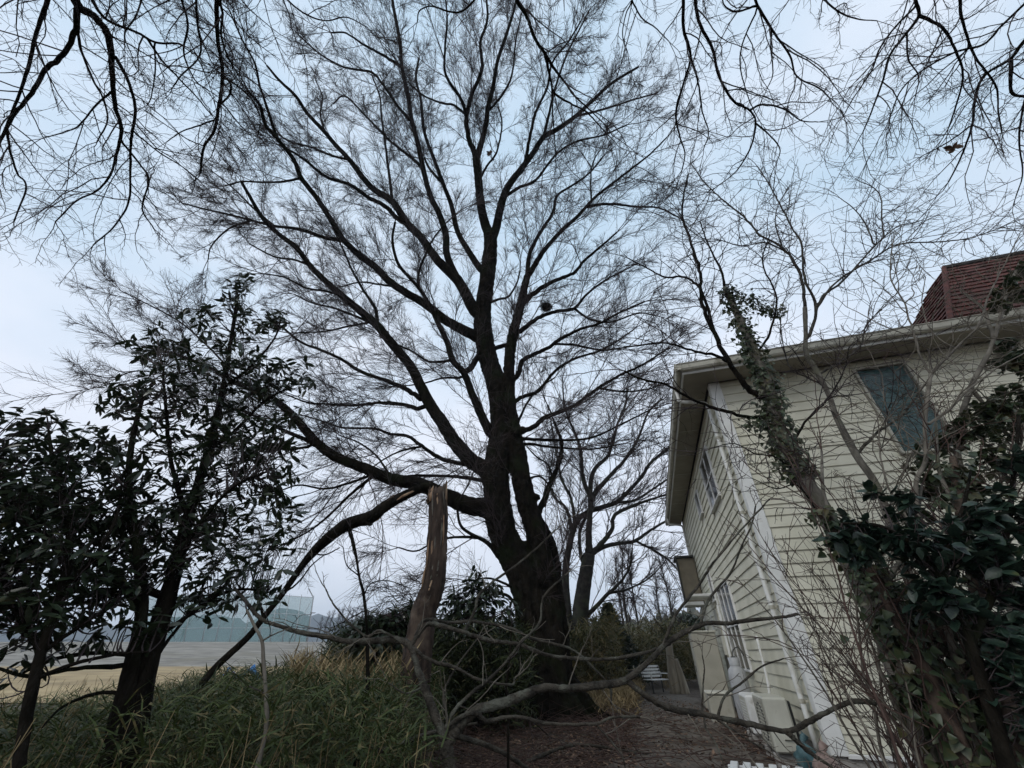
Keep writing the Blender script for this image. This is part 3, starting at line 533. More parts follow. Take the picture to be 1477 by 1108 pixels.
TR = [('A1', 'A', [(706, 340), (698, 318), (693, 291), (690, 257), (687, 228)], -.2, 15, 11),
 ('A1l', 'A1', [(687, 228), (676, 198), (673, 168), (681, 135), (695, 100), (693, 62), (703, 27), (700, -15)], -.4, 9, 3),
 ('A1ll', 'A1l', [(673, 170), (665, 143), (643, 108), (642, 68), (645, 27), (640, -20)], -.9, 6, 2),
 ('A1lm', 'A1l', [(671, 165), (655, 152), (638, 149), (611, 138), (590, 120)], .6, 4, 2),
 ('A1r', 'A1', [(688, 228), (700, 184), (704, 154), (711, 127), (718, 87), (730, 51), (743, 8), (748, -25)], .2, 10, 3),
 ('A1rr', 'A1r', [(705, 160), (722, 140), (738, 110), (744, 60), (752, 20)], .9, 4, 2),
 ('A1m', 'A1', [(690, 262), (702, 240), (716, 220), (724, 180), (718, 150)], 1.2, 4, 2),
 ('A2', 'A', [(708, 350), (716, 328), (721, 304), (727, 282), (737, 263), (754, 241), (768, 222), (784, 198), (803, 187), (830, 168), (857, 143), (884, 119), (920, 97)], .6, 15, 3),
 ('A2a', 'A2', [(757, 237), (765, 195), (773, 162), (789, 127), (797, 90), (820, 60), (838, 30)], -.3, 6, 2),
 ('A2b', 'A2', [(784, 198), (792, 165), (800, 130), (817, 80), (832, 50), (850, 15)], .6, 5, 2),
 ('A2c', 'A2', [(727, 284), (750, 270), (773, 260), (800, 225), (830, 205), (870, 195), (905, 180)], -1.0, 5, 2),
 ('A2d', 'A2', [(830, 168), (870, 158), (910, 145), (945, 135)], 1.0, 4, 2),
 ('B1', 'A', [(697, 458), (683, 445), (660, 405), (632, 376), (607, 342), (588, 323), (566, 291), (540, 274), (524, 257), (504, 231), (483, 208), (468, 190), (442, 162), (427, 139), (403, 116), (385, 95)], -.5, 20, 3),
 ('B1b', 'B1', [(588, 323), (574, 316), (555, 297), (531, 285), (506, 267), (470, 255), (440, 231), (415, 215)], -1.3, 8, 3),
 ('B1c', 'B1', [(504, 231), (480, 225), (450, 213), (420, 205), (395, 190)], .7, 4, 2),
 ('B1d', 'B1', [(468, 190), (462, 165), (465, 140), (455, 115)], .4, 3, 1.5),
 ('B2', 'B1', [(660, 404), (645, 369), (643, 339), (634, 310), (620, 280), (612, 250), (604, 213), (594, 175), (589, 141), (580, 98), (576, 56), (568, 13), (562, -25)], .5, 12, 4),
 ('B2a', 'B2', [(592, 175), (573, 152), (553, 123), (537, 105), (511, 100), (491, 95), (460, 77), (429, 49)], .8, 5, 2),
 ('B2b', 'B2', [(579, 96), (553, 80), (524, 64), (499, 48), (478, 47)], -.5, 5, 2),
 ('B2c', 'B2', [(610, 242), (589, 224), (560, 201), (527, 167), (498, 139), (480, 150)], 1.2, 5, 2),
 ('B3', 'A', [(703, 392), (693, 388), (677, 364), (660, 334), (652, 299), (645, 280), (638, 262), (628, 235), (612, 190), (607, 144), (600, 113), (604, 85)], 1.3, 11, 3),
 ('B3b', 'B3', [(636, 262), (620, 244), (612, 228)], .2, 5, 3),
 ('B3c', 'B1', [(566, 290), (561, 250), (555, 203), (550, 165), (548, 140), (537, 110)], 1.5, 5, 2),
 ('B4', 'A', [(716, 690), (701, 678), (680, 664), (658, 640), (641, 615), (623, 588), (609, 562), (593, 530), (575, 507), (558, 487), (544, 469), (525, 453), (493, 426), (471, 407), (447, 383), (428, 358), (401, 337), (379, 315), (360, 283), (348, 262)], -1.6, 27, 4),
 ('B4a', 'B4', [(609, 578), (590, 564), (560, 550), (522, 537), (490, 517), (460, 504), (433, 493), (405, 470)], .8, 8, 3),
 ('B4b', 'B4', [(606, 591), (582, 584), (549, 581), (512, 585), (476, 583), (444, 581), (415, 570)], -1.5, 7, 2),
 ('B4c', 'B4', [(540, 468), (510, 455), (480, 444), (450, 437), (425, 425)], .9, 5, 2),
 ('B4d', 'B4', [(545, 470), (541, 445), (525, 420), (508, 390), (495, 360), (480, 330)], 1.4, 6, 2),
 ('B4e', 'B4', [(493, 426), (470, 420), (440, 415), (410, 400), (380, 395)], -.8, 4, 2),
 ('B4f', 'B4', [(447, 383), (425, 375), (395, 370), (360, 352)], .5, 4, 2),
 ('B4g', 'B4', [(535, 465), (505, 470), (470, 478), (430, 480)], -1.0, 4, 2),
 ('B5', 'A', [(722, 640), (706, 622), (693, 596), (680, 566), (669, 538), (653, 520), (645, 494), (630, 462), (619, 439), (606, 418), (592, 402), (574, 380), (566, 347), (570, 320)], -1.8, 17, 3),
 ('B5a', 'B5', [(669, 538), (680, 530), (690, 514), (700, 500)], 1.6, 9, 8),
 ('B5b', 'B5', [(652, 520), (620, 522), (600, 510), (580, 500), (560, 492)], -.4, 5, 2),
 ('B5c', 'B5', [(603, 414), (605, 390), (622, 350), (640, 325)], -.5, 5, 2),
 ('B5d', 'B5', [(664, 546), (640, 545), (615, 552), (590, 556)], .8, 4, 2),
 ('B6', 'A', [(694, 490), (682, 483), (658, 471), (640, 460), (615, 440), (582, 420), (560, 404), (541, 385), (520, 369), (496, 347), (476, 315), (455, 283), (434, 256), (424, 231), (401, 201), (383, 180), (375, 152), (357, 131)], -2.0, 17, 4),
 ('B6a', 'B6', [(495, 347), (466, 342), (433, 331), (395, 326), (363, 318), (328, 309), (292, 301), (262, 293)], .9, 7, 2),
 ('B6b', 'B6', [(400, 200), (393, 180), (380, 140), (374, 121), (367, 90), (349, 57), (331, 15)], -.6, 5, 2),
 ('B6c', 'B6', [(434, 257), (410, 262), (380, 263), (350, 262), (325, 268)], .7, 4, 2),
 ('B6d', 'B6', [(574, 414), (545, 410), (520, 407), (495, 413)], 1.0, 4, 2),
 ('B6e', 'B6a', [(395, 326), (365, 300), (340, 275), (310, 250)], .5, 4, 1.5),
 ('B6f', 'B6a', [(363, 318), (330, 330), (305, 355), (300, 375)], .4, 4, 1.5),
 ('B7', 'A', [(722, 745), (701, 733), (677, 729), (644, 716), (604, 699), (563, 691), (536, 680), (511, 670), (484, 659), (460, 642), (441, 621), (422, 599), (400, 580), (380, 567), (340, 552), (300, 530), (250, 510), (205, 500)], -2.6, 31, 3),
 ('B7a', 'B7', [(455, 643), (441, 634), (409, 621), (382, 607), (340, 590), (290, 585)], .8, 8, 2),
 ('B7b', 'B7', [(449, 644), (414, 648), (380, 645), (350, 635)], -.5, 5, 2),
 ('B7c', 'B7', [(539, 686), (509, 710), (479, 740), (452, 762), (430, 775), (400, 790)], .6, 6, 2),
 ('B7d', 'B7', [(535, 686), (500, 698), (468, 705), (430, 700), (395, 712)], -.8, 5, 2),
 ('B7e', 'B7', [(563, 688), (545, 660), (520, 640), (490, 628)], 1.2, 4, 2),
 ('B7f', 'B7', [(380, 567), (340, 540), (300, 500), (260, 465), (215, 440), (175, 420)], .8, 4, 1.5),
 ('B7g', 'B7', [(300, 530), (250, 540), (200, 535), (160, 545), (130, 540)], .5, 3, 1.5),
 ('B10', 'A', [(708, 668), (690, 672), (655, 667), (631, 659), (604, 640), (587, 629), (563, 626), (539, 618), (495, 617), (463, 607), (440, 600)], .9, 9, 2),
 ('B10b', 'B10', [(610, 644), (580, 650), (555, 662), (540, 672)], -.4, 4, 2),
 ('B11', 'A', [(712, 700), (685, 691), (644, 687), (604, 686), (571, 687), (545, 678)], 1.6, 7, 3),
 ('B13', 'A', [(735, 815), (720, 803), (703, 783), (677, 769), (664, 757), (660, 735), (663, 722)], -.8, 10, 3),
 ('B13b', 'B13', [(690, 776), (660, 775), (630, 780), (600, 795), (575, 790)], .7, 5, 2),
 ('B14', 'A', [(752, 880), (744, 872), (729, 858), (700, 857), (676, 868), (650, 872)], -.5, 6, 2),
 ('B15', 'A', [(750, 855), (742, 850), (726, 841), (703, 834), (680, 838)], -.9, 5, 2),
 ('B16', 'A', [(700, 440), (718, 432), (733, 428), (745, 410), (750, 390)], -.8, 5, 2),
 ('C1', 'B', [(761, 396), (763, 369), (777, 339), (793, 315), (799, 301), (804, 282), (828, 266), (850, 250), (868, 228)], .9, 8, 2),
 ('C2', 'B', [(761, 398), (768, 388), (785, 361), (809, 334), (837, 308), (853, 290), (874, 272), (900, 252), (938, 222), (962, 198)], -.5, 9, 2),
 ('C2b', 'C2', [(846, 298), (880, 294), (915, 298), (950, 300), (975, 312)], .7, 5, 2),
 ('C2c', 'C2', [(853, 290), (852, 265), (855, 235), (870, 210)], .4, 3, 1.5),
 ('C3', 'B', [(757, 437), (774, 420), (796, 407), (815, 399), (830, 392), (842, 377), (864, 358), (890, 335)], -.8, 9, 2.5),
 ('C4', 'B', [(748, 480), (766, 466), (782, 456), (804, 449), (828, 445), (847, 424), (877, 402), (910, 385)], .6, 8, 2),
 ('C4b', 'C4', [(828, 445), (850, 460), (880, 465), (920, 452), (945, 455)], .6, 4, 2),
 ('C5', 'B', [(735, 555), (748, 538), (753, 521), (772, 510), (791, 502), (807, 490), (837, 475), (864, 467), (896, 450), (930, 435)], -1.0, 9, 2.5),
 ('C5b', 'C5', [(800, 496), (830, 498), (870, 505), (910, 500), (950, 495)], .8, 4, 2),
 ('C6', 'A', [(706, 505), (722, 500), (736, 495), (742, 480)], -.6, 7, 6),
 ('C7', 'B', [(741, 625), (768, 617), (787, 602), (825, 587), (863, 560), (893, 542), (927, 526), (960, 505)], -1.2, 9, 2.5),
 ('C8', 'B', [(738, 585), (750, 574), (776, 564), (798, 538), (825, 519), (870, 504), (915, 475)], .7, 7, 2),
 ('C9', 'B', [(747, 632), (775, 634), (802, 635), (851, 632), (900, 610), (940, 590)], 1.3, 6, 2),
 ('C10', 'B', [(748, 640), (770, 641), (787, 644), (850, 648), (900, 640)], .6, 5, 2),
 ('C11', 'B', [(743, 618), (752, 599), (761, 580), (778, 560), (800, 545)], .3, 5, 2),
 ('C12', 'C7', [(863, 560), (900, 565), (940, 560), (970, 545)], .4, 4, 1.5),
 ('C13', 'B', [(752, 705), (765, 690), (780, 688), (792, 700), (800, 712)], -.6, 5, 2),
 ('D2', 'D', [(797, 690), (790, 670), (775, 660), (765, 650)], -.4, 4, 2)]
for key, par, pts, do, w0, w1 in TR: Z.limb(key, par, pts, do, w0, w1, jit=.03 if w0 > 9 else .10)
# trunk: both stems, buttress roots and the broken stub, fused into one skin
tb = MB()
for k in 'ABD':
    V, Q, T = tube_geo(Z.L[k]['P'], Z.L[k]['R'], 18, True, .07); tb.add(V - wloc(zel), [Q, T])
def base_pt(u, v, Y): return at_y(u, v, Y) - wloc(zel)
for (u0, v0), (u1, v1), (u2, v2), Y0, Y1, r in (((800, 985), (835, 1030), (862, 1046), 11.6, 11.2, .22), ((800, 990), (815, 1036), (826, 1056), 11.5, 10.9, .20), ((785, 990), (792, 1038), (795, 1060), 11.5, 10.8, .2), ((772, 985), (768, 1035), (755, 1055), 11.6, 11.1, .2), ((815, 980), (850, 1020), (885, 1034), 11.8, 11.9, .2), ((768, 990), (748, 1030), (725, 1042), 11.9, 11.8, .2)):
    P = np.array([base_pt(u0, v0, Y0), base_pt(u1, v1, (Y0 + Y1) / 2), base_pt(u2, v2, Y1)]); P[1][2] = min(P[1][2], .28); P[2][2] = -.05
    P = catmull(P, 6); tb.tube(P, np.linspace(r * 1.35, r * .3, len(P)), 10, True, .08)
for (pts, Y, r) in (([(752, 722), (766, 718), (779, 717)], 11.5, .10), ([(742, 628), (752, 620), (757, 624)], 11.3, .13)):
    P = catmull([base_pt(u, v, Y) for u, v in pts], 5); tb.tube(P, np.linspace(r * 1.3, r * .75, len(P)), 10, True, .12)
for o_, (w_a, w_b) in zip((-22, -12, 0, 11, 20, 28), ((.16, .03), (.20, .03), (.18, .03), (.22, .03), (.17, .03), (.18, .03))):     # fluting of the fused stems
    P = catmull([base_pt(788 + o_ * 1.0, 1044, 11.25), base_pt(786 + o_ * .85, 985, 11.35), base_pt(780 + o_ * .9, 900, 11.4), base_pt(770 + o_ * 1.05, 840, 11.45), base_pt(756 + o_ * 1.1, 780, 11.6)], 7)
    tb.tube(P + RNG.normal(size=P.shape) * .02, np.linspace(w_a * 1.25, w_b, len(P)), 10, True, .12)
trunk = tb.build('trunk', 'bark', zel, smooth=True)
rm = trunk.modifiers.new('fuse', 'REMESH'); rm.mode = 'VOXEL'; rm.voxel_size = .036; rm.use_smooth_shade = True
sm = trunk.modifiers.new('soften', 'SMOOTH'); sm.factor = .5; sm.iterations = 1
tx = bpy.data.textures.new('bark_relief', 'CLOUDS'); tx.noise_scale = .16; tx.noise_depth = 3
dm = trunk.modifiers.new('relief', 'DISPLACE'); dm.texture = tx; dm.strength = .10; dm.mid_level = .5; dm.texture_coords = 'LOCAL'
Z.build_limbs('bark', rough=.05, skip=('A', 'B', 'D'), min_r=.012)
CEN = np.array([.3, 11.0, 8.0])
Z.twigs('crown', 'twig', [(1.7, 4.0, 12, .0165, 8, 4), (.6, 1.7, 16, .0076, 4, 3), (.25, .75, 0, .0044, 1, 3)], spacing=.47, start=.08, centre=CEN, out=.16, up=.06, maxr=.19, lenfall=.62, a1=(20, 58), ac=(20, 56), wig=.11, cs=.18)
Z.L_main = None

# bird nest in the right-hand crown
nc = at_y(788, 443, ysurf(443) - .1); nest = []
n = 260; dd = nrm(RNG.normal(size=(n, 3))); S = nc + dd * np.array([.22, .22, .16]) * RNG.uniform(.55, 1, (n, 1)); D = nrm(np.cross(dd, RNG.normal(size=(n, 3))))
P, R = grow(S - D * .12, D, RNG.uniform(.18, .38, n), np.full(n, .008), np.full(n, .005), 3, .25)
V, Q = batch_tubes(P, R, 3); nb = thing('bird_nest', 'round dark twig nest in the right half of the great tree', 'nest', nc - np.array([0, 0, .16]))
mk('nest_sticks', V, [Q], 'twig', nb, 'stuff'); mk('nest_cup', *(lambda t: (t[0], [t[1]]))((lambda m: (np.concatenate(m.V), np.concatenate(list(m.F.values())[0])))(MB().lathe([(.02, -.14), (.12, -.11), (.18, -.02), (.17, .06), (.08, .02), (.01, 0)], tuple(nc), 12))), 'bark', nb)

# ------------------------------------------------------------------ second bare tree behind
zb = thing('zelkova_tree', 'smaller bare tree behind the great tree, beside the house eaves', 'tree', at_y(838, 930, 17.5) * np.array([1, 1, 0]))
Q2 = Tree(zb, lambda u, v, o: at_y(u, v, 17.5 + o), .65)
b0 = wloc(zb)
Q2.limb('T', None, [(838, 940), (837, 905), (838, 875), (844, 834), (850, 800)], 0, 30, 17)
Q2.limb('S', None, [(826, 940), (818, 880), (816, 820), (829, 758), (848, 739), (868, 732), (890, 724), (910, 705), (927, 686), (939, 667), (973, 640)], .8, 17, 3)
for key, par, pts, do, w0, w1 in [
 ('a', 'T', [(850, 800), (849, 765), (852, 724), (841, 690), (838, 652), (829, 625), (815, 590), (812, 560)], -.8, 12, 2),
 ('a2', 'a', [(851, 726), (855, 682), (878, 655), (890, 614), (901, 587), (905, 560)], .5, 9, 2),
 ('a3', 'a', [(852, 722), (863, 705), (901, 663), (920, 633), (935, 595), (955, 575)], 1.2, 8, 2),
 ('b', 'T', [(850, 802), (859, 794), (882, 765), (887, 743), (920, 727), (965, 712), (985, 705)], -.6, 9, 2),
 ('c', 'T', [(852, 800), (868, 790), (890, 784), (916, 780), (943, 762), (975, 745), (1000, 735)], .9, 8, 2),
 ('c2', 'c', [(916, 780), (940, 792), (962, 806), (980, 825)], .4, 4, 2),
 ('d', 'T', [(838, 895), (852, 883), (874, 860), (897, 837), (908, 818), (912, 790)], -.9, 8, 2),
 ('d2', 'd', [(880, 855), (905, 850), (935, 835), (955, 815)], .4, 4, 1.5),
 ('e', 'S', [(825, 770), (818, 735), (800, 718), (792, 690), (797, 660)], .4, 6, 2),
 ('f', 'S', [(829, 758), (824, 720), (810, 690), (800, 640), (795, 610)], .9, 6, 2),
 ('g', 'T', [(846, 826), (838, 800), (836, 770), (845, 745)], .5, 7, 4),
 ('h', 'S', [(890, 724), (915, 722), (950, 700), (978, 680)], .5, 5, 2)]: Q2.limb(key, par, pts, do, w0, w1, jit=.1)
tb = MB()
for k in 'TS':
    V, Qd, T = tube_geo(Q2.L[k]['P'], Q2.L[k]['R'], 12, True, .07); tb.add(V - b0, [Qd, T])
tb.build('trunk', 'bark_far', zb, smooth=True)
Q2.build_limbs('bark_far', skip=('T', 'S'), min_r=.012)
Q2.twigs('crown', 'twig', [(1.4, 3.2, 8, .022, 6, 3), (.6, 1.5, 7, .0095, 4, 3), (.28, .7, 0, .0060, 1, 3)], spacing=.34, start=.15, centre=at_y(850, 830, 17.5), out=.2, up=.08, maxr=.2, lenfall=.75, a1=(20, 55), ac=(16, 48), wig=.11, cs=.15)

# ------------------------------------------------------------------ two trees behind the camera whose boughs hang into view
def overhang(label, base, limbs, pre, zoff, seed_sp, lv):
    root = thing('overhanging_tree', label, 'tree', base)
    T = Tree(root, lambda u, v, o: at_z(u, v, zoff + o)); b = np.array(base, float)
    hub = b + np.array([0, .3, zoff - 2.6])
    P = catmull([b + np.array([0, 0, -.1]), b + np.array([.08, .05, 1.6]), b + np.array([-.05, .15, 3.4]), hub, hub + np.array([.1, .4, 1.2])], 6)
    V, Q, Tt = tube_geo(P, np.linspace(.42, .2, len(P)), 14, True, .07); mk('trunk', V, [Q, Tt], 'bark', root)
    for key, par, pts, do, w0, w1 in limbs:
        if par is None:
            e = at_z(*pts[0], zoff); T.limb(key, None, pts, do, w0 * .84, w1 * .84, prefix=np.array([hub, hub * .55 + e * .45 + np.array([0, -.4, .45])]), jit=.10)
        else: T.limb(key, par, pts, do, w0 * .84, w1 * .84, jit=.14)
    T.build_limbs('bark', rough=.08, min_r=.006)
    T.twigs('crown', 'twig', lv, spacing=seed_sp, start=.22, centre=None, up=-.06, trop=(0, .02, -.02), maxr=.12, lenfall=.7)
    return root
LV_O = [(.7, 1.9, 6, .0095, 7, 4), (.28, .75, 5, .0044, 4, 3), (.12, .38, 0, .0027, 2, 3)]
overhang('bare tree whose dark boughs hang into the upper left corner', (-5.5, -3.2, 0), [
 ('1', None, [(105, -25), (112, 8), (137, 25), (157, 54), (162, 108), (166, 152), (175, 188), (168, 222)], -.6, 15, 4),
 ('1b', '1', [(163, 76), (184, 115), (195, 159), (189, 202), (188, 245), (186, 289), (166, 325), (134, 354)], -.5, 6, 2),
 ('1c', '1', [(112, 18), (115, 65), (134, 115), (148, 141), (155, 173), (140, 205)], .3, 5, 2),
 ('1d', '1', [(170, 215), (160, 250), (140, 275), (110, 290), (80, 320)], -.4, 4, 2),
 ('1e', '1', [(172, 200), (200, 235), (215, 260), (205, 300), (222, 330)], .3, 4, 2),
 ('1f', '1b', [(192, 190), (230, 220), (262, 240), (290, 262)], -.3, 3, 1.5),
 ('1g', '1', [(164, 130), (140, 150), (115, 180), (95, 190), (60, 200)], -.3, 3.5, 1.5),
 ('2', '1', [(110, 12), (108, 50), (87, 83), (65, 101), (47, 134), (22, 162), (7, 191), (-15, 225)], -.5, 9, 4),
 ('3', None, [(72, -25), (68, 3), (52, 47), (40, 101), (22, 151), (7, 188), (-10, 230)], -.7, 7, 3),
 ('3b', '3', [(10, 182), (14, 215), (25, 250), (38, 270), (20, 320)], -.3, 4, 2),
 ('4', None, [(125, -25), (134, 2), (155, 29), (198, 47), (224, 61), (256, 63)], -.3, 6, 3),
 ('4b', '4', [(212, 55), (232, 85), (253, 108), (281, 137), (300, 160)], -.4, 4, 2),
 ('4c', '4', [(222, 60), (224, 100), (218, 140), (212, 152)], -.2, 3, 1.5),
 ('5', None, [(258, -25), (263, 3), (271, 36), (265, 76), (281, 115), (300, 130)], -.3, 4.5, 2),
 ('6', None, [(283, -25), (283, 3), (285, 36), (290, 65), (285, 86), (262, 108), (250, 125)], -.3, 4.5, 2),
 ('7', None, [(312, -25), (312, 3), (314, 54), (321, 105), (316, 151), (309, 188), (294, 213), (289, 249)], -.6, 8, 3.5),
 ('7b', None, [(316, -25), (318, 3), (321, 22), (319, 50), (327, 78), (338, 99)], -.2, 5, 2.5),
 ('7c', '7', [(321, 108), (333, 122), (330, 138), (318, 150)], -.1, 4, 3),
 ('8', '7', [(322, 112), (340, 122), (361, 141), (375, 170), (372, 195)], -.4, 3, 1.5),
 ('9', '7', [(312, 172), (290, 180), (262, 190), (240, 205)], -.3, 3, 1.5),
 ('10', None, [(398, -30), (410, -5), (440, 20), (470, 30), (500, 25), (530, 40)], -.2, 3.5, 1.5),
 ('11', None, [(200, -30), (205, -5), (195, 25), (180, 50), (190, 80)], -.2, 3.5, 1.5),
 ], None, 8.3, .30, LV_O)
overhang('bare tree whose thin boughs hang across the upper right sky', (4.6, -3.6, 0), [
 ('9', None, [(738, -30), (746, 2), (760, 24), (771, 54), (787, 79), (800, 100), (817, 122), (828, 138), (850, 158)], -.3, 8, 2.5),
 ('9b', '9', [(785, 76), (790, 95), (795, 119), (800, 135), (822, 149), (844, 160), (857, 173), (872, 190)], -.4, 5, 2),
 ('9c', '9b', [(796, 122), (797, 160), (800, 200), (802, 240)], -.3, 3, 1.5),
 ('10', None, [(692, -30), (686, -3), (667, 16), (648, 17), (622, 9), (605, 16), (602, 32)], -.2, 4, 2),
 ('1', None, [(985, -30), (986, 2), (986, 42), (996, 81), (988, 114), (975, 161), (981, 199), (988, 221), (984, 245)], -.6, 6.5, 2),
 ('1b', '1', [(995, 78), (1007, 119), (1013, 161), (1022, 191), (1015, 215)], -.3, 4, 1.5),
 ('2', None, [(1001, -30), (1003, 2), (1009, 34), (1028, 72), (1037, 110), (1058, 146), (1081, 159), (1090, 178), (1083, 212), (1066, 242), (1050, 258)], -.7, 6.5, 2),
 ('2b', '2', [(1081, 159), (1100, 151), (1130, 157), (1156, 174), (1180, 176)], .2, 4, 1.5),
 ('2c', '2', [(1090, 178), (1110, 195), (1125, 215), (1120, 235)], -.3, 3, 1.5),
 ('3', None, [(1085, -30), (1090, 2), (1113, 42), (1139, 80), (1149, 110), (1181, 127), (1195, 140)], -.4, 5, 2),
 ('3b', '3', [(1091, 8), (1062, 17), (1045, 8), (1041, -8)], .2, 4, 2),
 ('3c', '3', [(1093, 12), (1071, 63), (1068, 98), (1079, 140), (1090, 165)], -.3, 3, 1.5),
 ('3d', '3', [(1113, 42), (1112, 70), (1115, 105), (1108, 125)], -.2, 3, 1.5),
 ('4', None, [(1319, -30), (1321, 2), (1325, 23), (1308, 47), (1283, 81), (1274, 115), (1257, 161), (1245, 190)], -.5, 6, 2),
 ('4b', '4', [(1322, 8), (1296, 34), (1270, 68), (1257, 102), (1232, 140), (1215, 170)], -.2, 4, 1.5),
 ('4c', '4', [(1327, 23), (1359, 40), (1376, 68), (1389, 106), (1380, 150), (1368, 185)], -.4, 5, 2),
 ('4d', '4', [(1308, 50), (1310, 85), (1325, 110), (1320, 140)], -.2, 3, 1.5),
 ('5', None, [(1500, -20), (1477, 6), (1444, 38), (1419, 64), (1376, 76), (1330, 102), (1300, 130), (1285, 165)], -.3, 5, 2),
 ('6', None, [(1515, 20), (1477, 59), (1457, 85), (1419, 110), (1406, 144), (1402, 182), (1385, 229), (1368, 263)], -.5, 7, 2),
 ('6b', '6', [(1458, 85), (1459, 132), (1480, 140)], -.1, 6, 4),
 ('6c', '6', [(1402, 180), (1375, 200), (1350, 215), (1330, 225)], -.2, 3, 1.5),
 ('7', None, [(1380, -30), (1385, 2), (1387, 26), (1406, 81), (1436, 123), (1440, 161), (1445, 190)], -.3, 5, 2),
 ('8', None, [(1180, -30), (1190, 0), (1215, 20), (1240, 28), (1265, 30)], -.2, 4, 1.5),
 ('12', None, [(905, -30), (912, -2), (903, 20), (898, 50), (905, 75)], -.2, 3, 1.5),
 ('12b', '12', [(909, -5), (925, 25), (945, 40), (965, 60)], -.2, 3, 1.5),
 ('13', None, [(1490, 120), (1477, 150), (1470, 200), (1475, 250), (1465, 285)], -.4, 4, 1.5),
 ], None, 8.6, .30, LV_O)

# ------------------------------------------------------------------ broken tree with its hanging top
snag = thing('broken_tree', 'snapped reddish-brown trunk with its splintered top hanging down to the left', 'tree', at_y(598, 1050, 6.3) * np.array([1, 1, 0]))
K = Tree(snag, lambda u, v, o: at_y(u, v, 6.3 + o))
K.limb('t', None, [(594, 1120), (596, 1050), (598, 983), (604, 922), (612, 878), (623, 850), (628, 820), (630, 786), (632, 746), (631, 712)], 0, ws=[54, 50, 46, 42, 40, 37, 34, 31, 29, 26], k=8)
sb = MB(); V, Q, T = tube_geo(K.L['t']['P'], K.L['t']['R'], 26, True, .10); V[-28:-2, 2] += RNG.uniform(-.06, .16, 26) + .10 * np.sin(np.linspace(0, 6.28, 26) * 2 + 1); V[-1, 2] -= .16; sb.add(V - wloc(snag), [Q, T]); P0 = K.L['t']['P'][0]
sb.tube(np.array([P0, [P0[0], P0[1], -.05]]) - wloc(snag), [.30, .36], 16); sb.build('trunk', 'bark_red', snag, smooth=True)
top = K.L['t']['P'][-1]; rt = K.L['t']['R'][-1]
for i in range(26):
    a = RNG.uniform(0, 6.28); rr_ = rt * (.55 + .4 * RNG.uniform()); b = top + np.array([math.cos(a) * rr_, math.sin(a) * rr_, -.16]); h = RNG.uniform(.17, .30) + .26 * max(0, math.cos(a - .3)) * RNG.uniform()
    P = np.array([b, b + np.array([RNG.normal() * .012, RNG.normal() * .012, h * .6]), b + np.array([RNG.normal() * .025, RNG.normal() * .02, h])])
    V, Q, T = tube_geo(P, [.055, .040, .004], 5, True, .25); mk('splinter', V, [Q, T], 'raw_wood' if i % 3 == 0 else 'bark_red', snag)
K.limb('h', None, [(624, 704), (612, 703), (601, 707), (576, 719), (554, 732), (535, 746), (501, 757), (470, 779), (440, 810), (406, 858), (379, 892), (355, 922), (315, 959), (288, 990), (257, 1020), (215, 1065)], -1.6, ws=[12, 14, 16, 17, 16, 14, 10, 9, 8, 8, 8.5, 9, 9, 8.5, 8, 7], k=6)
V, Q, T = tube_geo(K.L['h']['P'], K.L['h']['R'], 12, True, .12); h = mk('hanging_top', V, [Q, T], 'bark', snag); h['label'] = 'hanging broken top stem'
for i in range(14):    # torn strips along the break
    k = RNG.integers(4, 26); p = K.L['h']['P'][k]; q = K.L['h']['P'][k + 5]; o = RNG.normal(size=3) * .035; r_ = K.L['h']['R'][k]
    P = np.array([p + nrm(o) * r_ * .8, (p + q) / 2 + nrm(o) * r_ * 1.1, q + nrm(o) * r_ * .9 + np.array([0, 0, -.02])]); V, Q, T = tube_geo(P, [.018, .022, .006], 5); mk('torn_strip', V, [Q, T], 'raw_wood' if i % 2 else 'bark_red', snag)
for i in range(14):    # bare patches where bark came away on the trunk
    k = RNG.integers(34, 66); p = K.L['t']['P'][k]; q = K.L['t']['P'][min(k + 10, len(K.L['t']['P']) - 1)]; r_ = K.L['t']['R'][k]; a = RNG.uniform(3.6, 5.6)
    n = np.array([math.cos(a), math.sin(a), 0]); P = np.array([p + n * r_ * .97, (p + q) / 2 + n * r_ * 1.0, q + n * r_ * .97]); V, Q, T = tube_geo(P, [.004, .016, .005], 6, True, .3); mk('bark_strip', V, [Q, T], 'raw_wood' if i % 2 else 'bark_grey', snag)
for k, pts, w in (('h1', [(501, 757), (506, 775), (512, 800), (520, 835)], 4), ('h2', [(440, 810), (452, 800), (470, 800), (490, 790)], 3), ('h3', [(379, 892), (372, 860), (366, 838), (360, 815)], 4), ('h4', [(406, 858), (430, 840), (450, 815), (468, 800)], 3), ('h5', [(533, 747), (528, 752), (534, 757), (540, 752)], 9)):
    K.limb(k, 'h', pts, -.2, w, 1.5, jit=.2); q = K.L[k]; V, Q, T = tube_geo(q['P'], q['R'], 6, True); mk('side_branch', V, [Q, T], 'bark', snag)

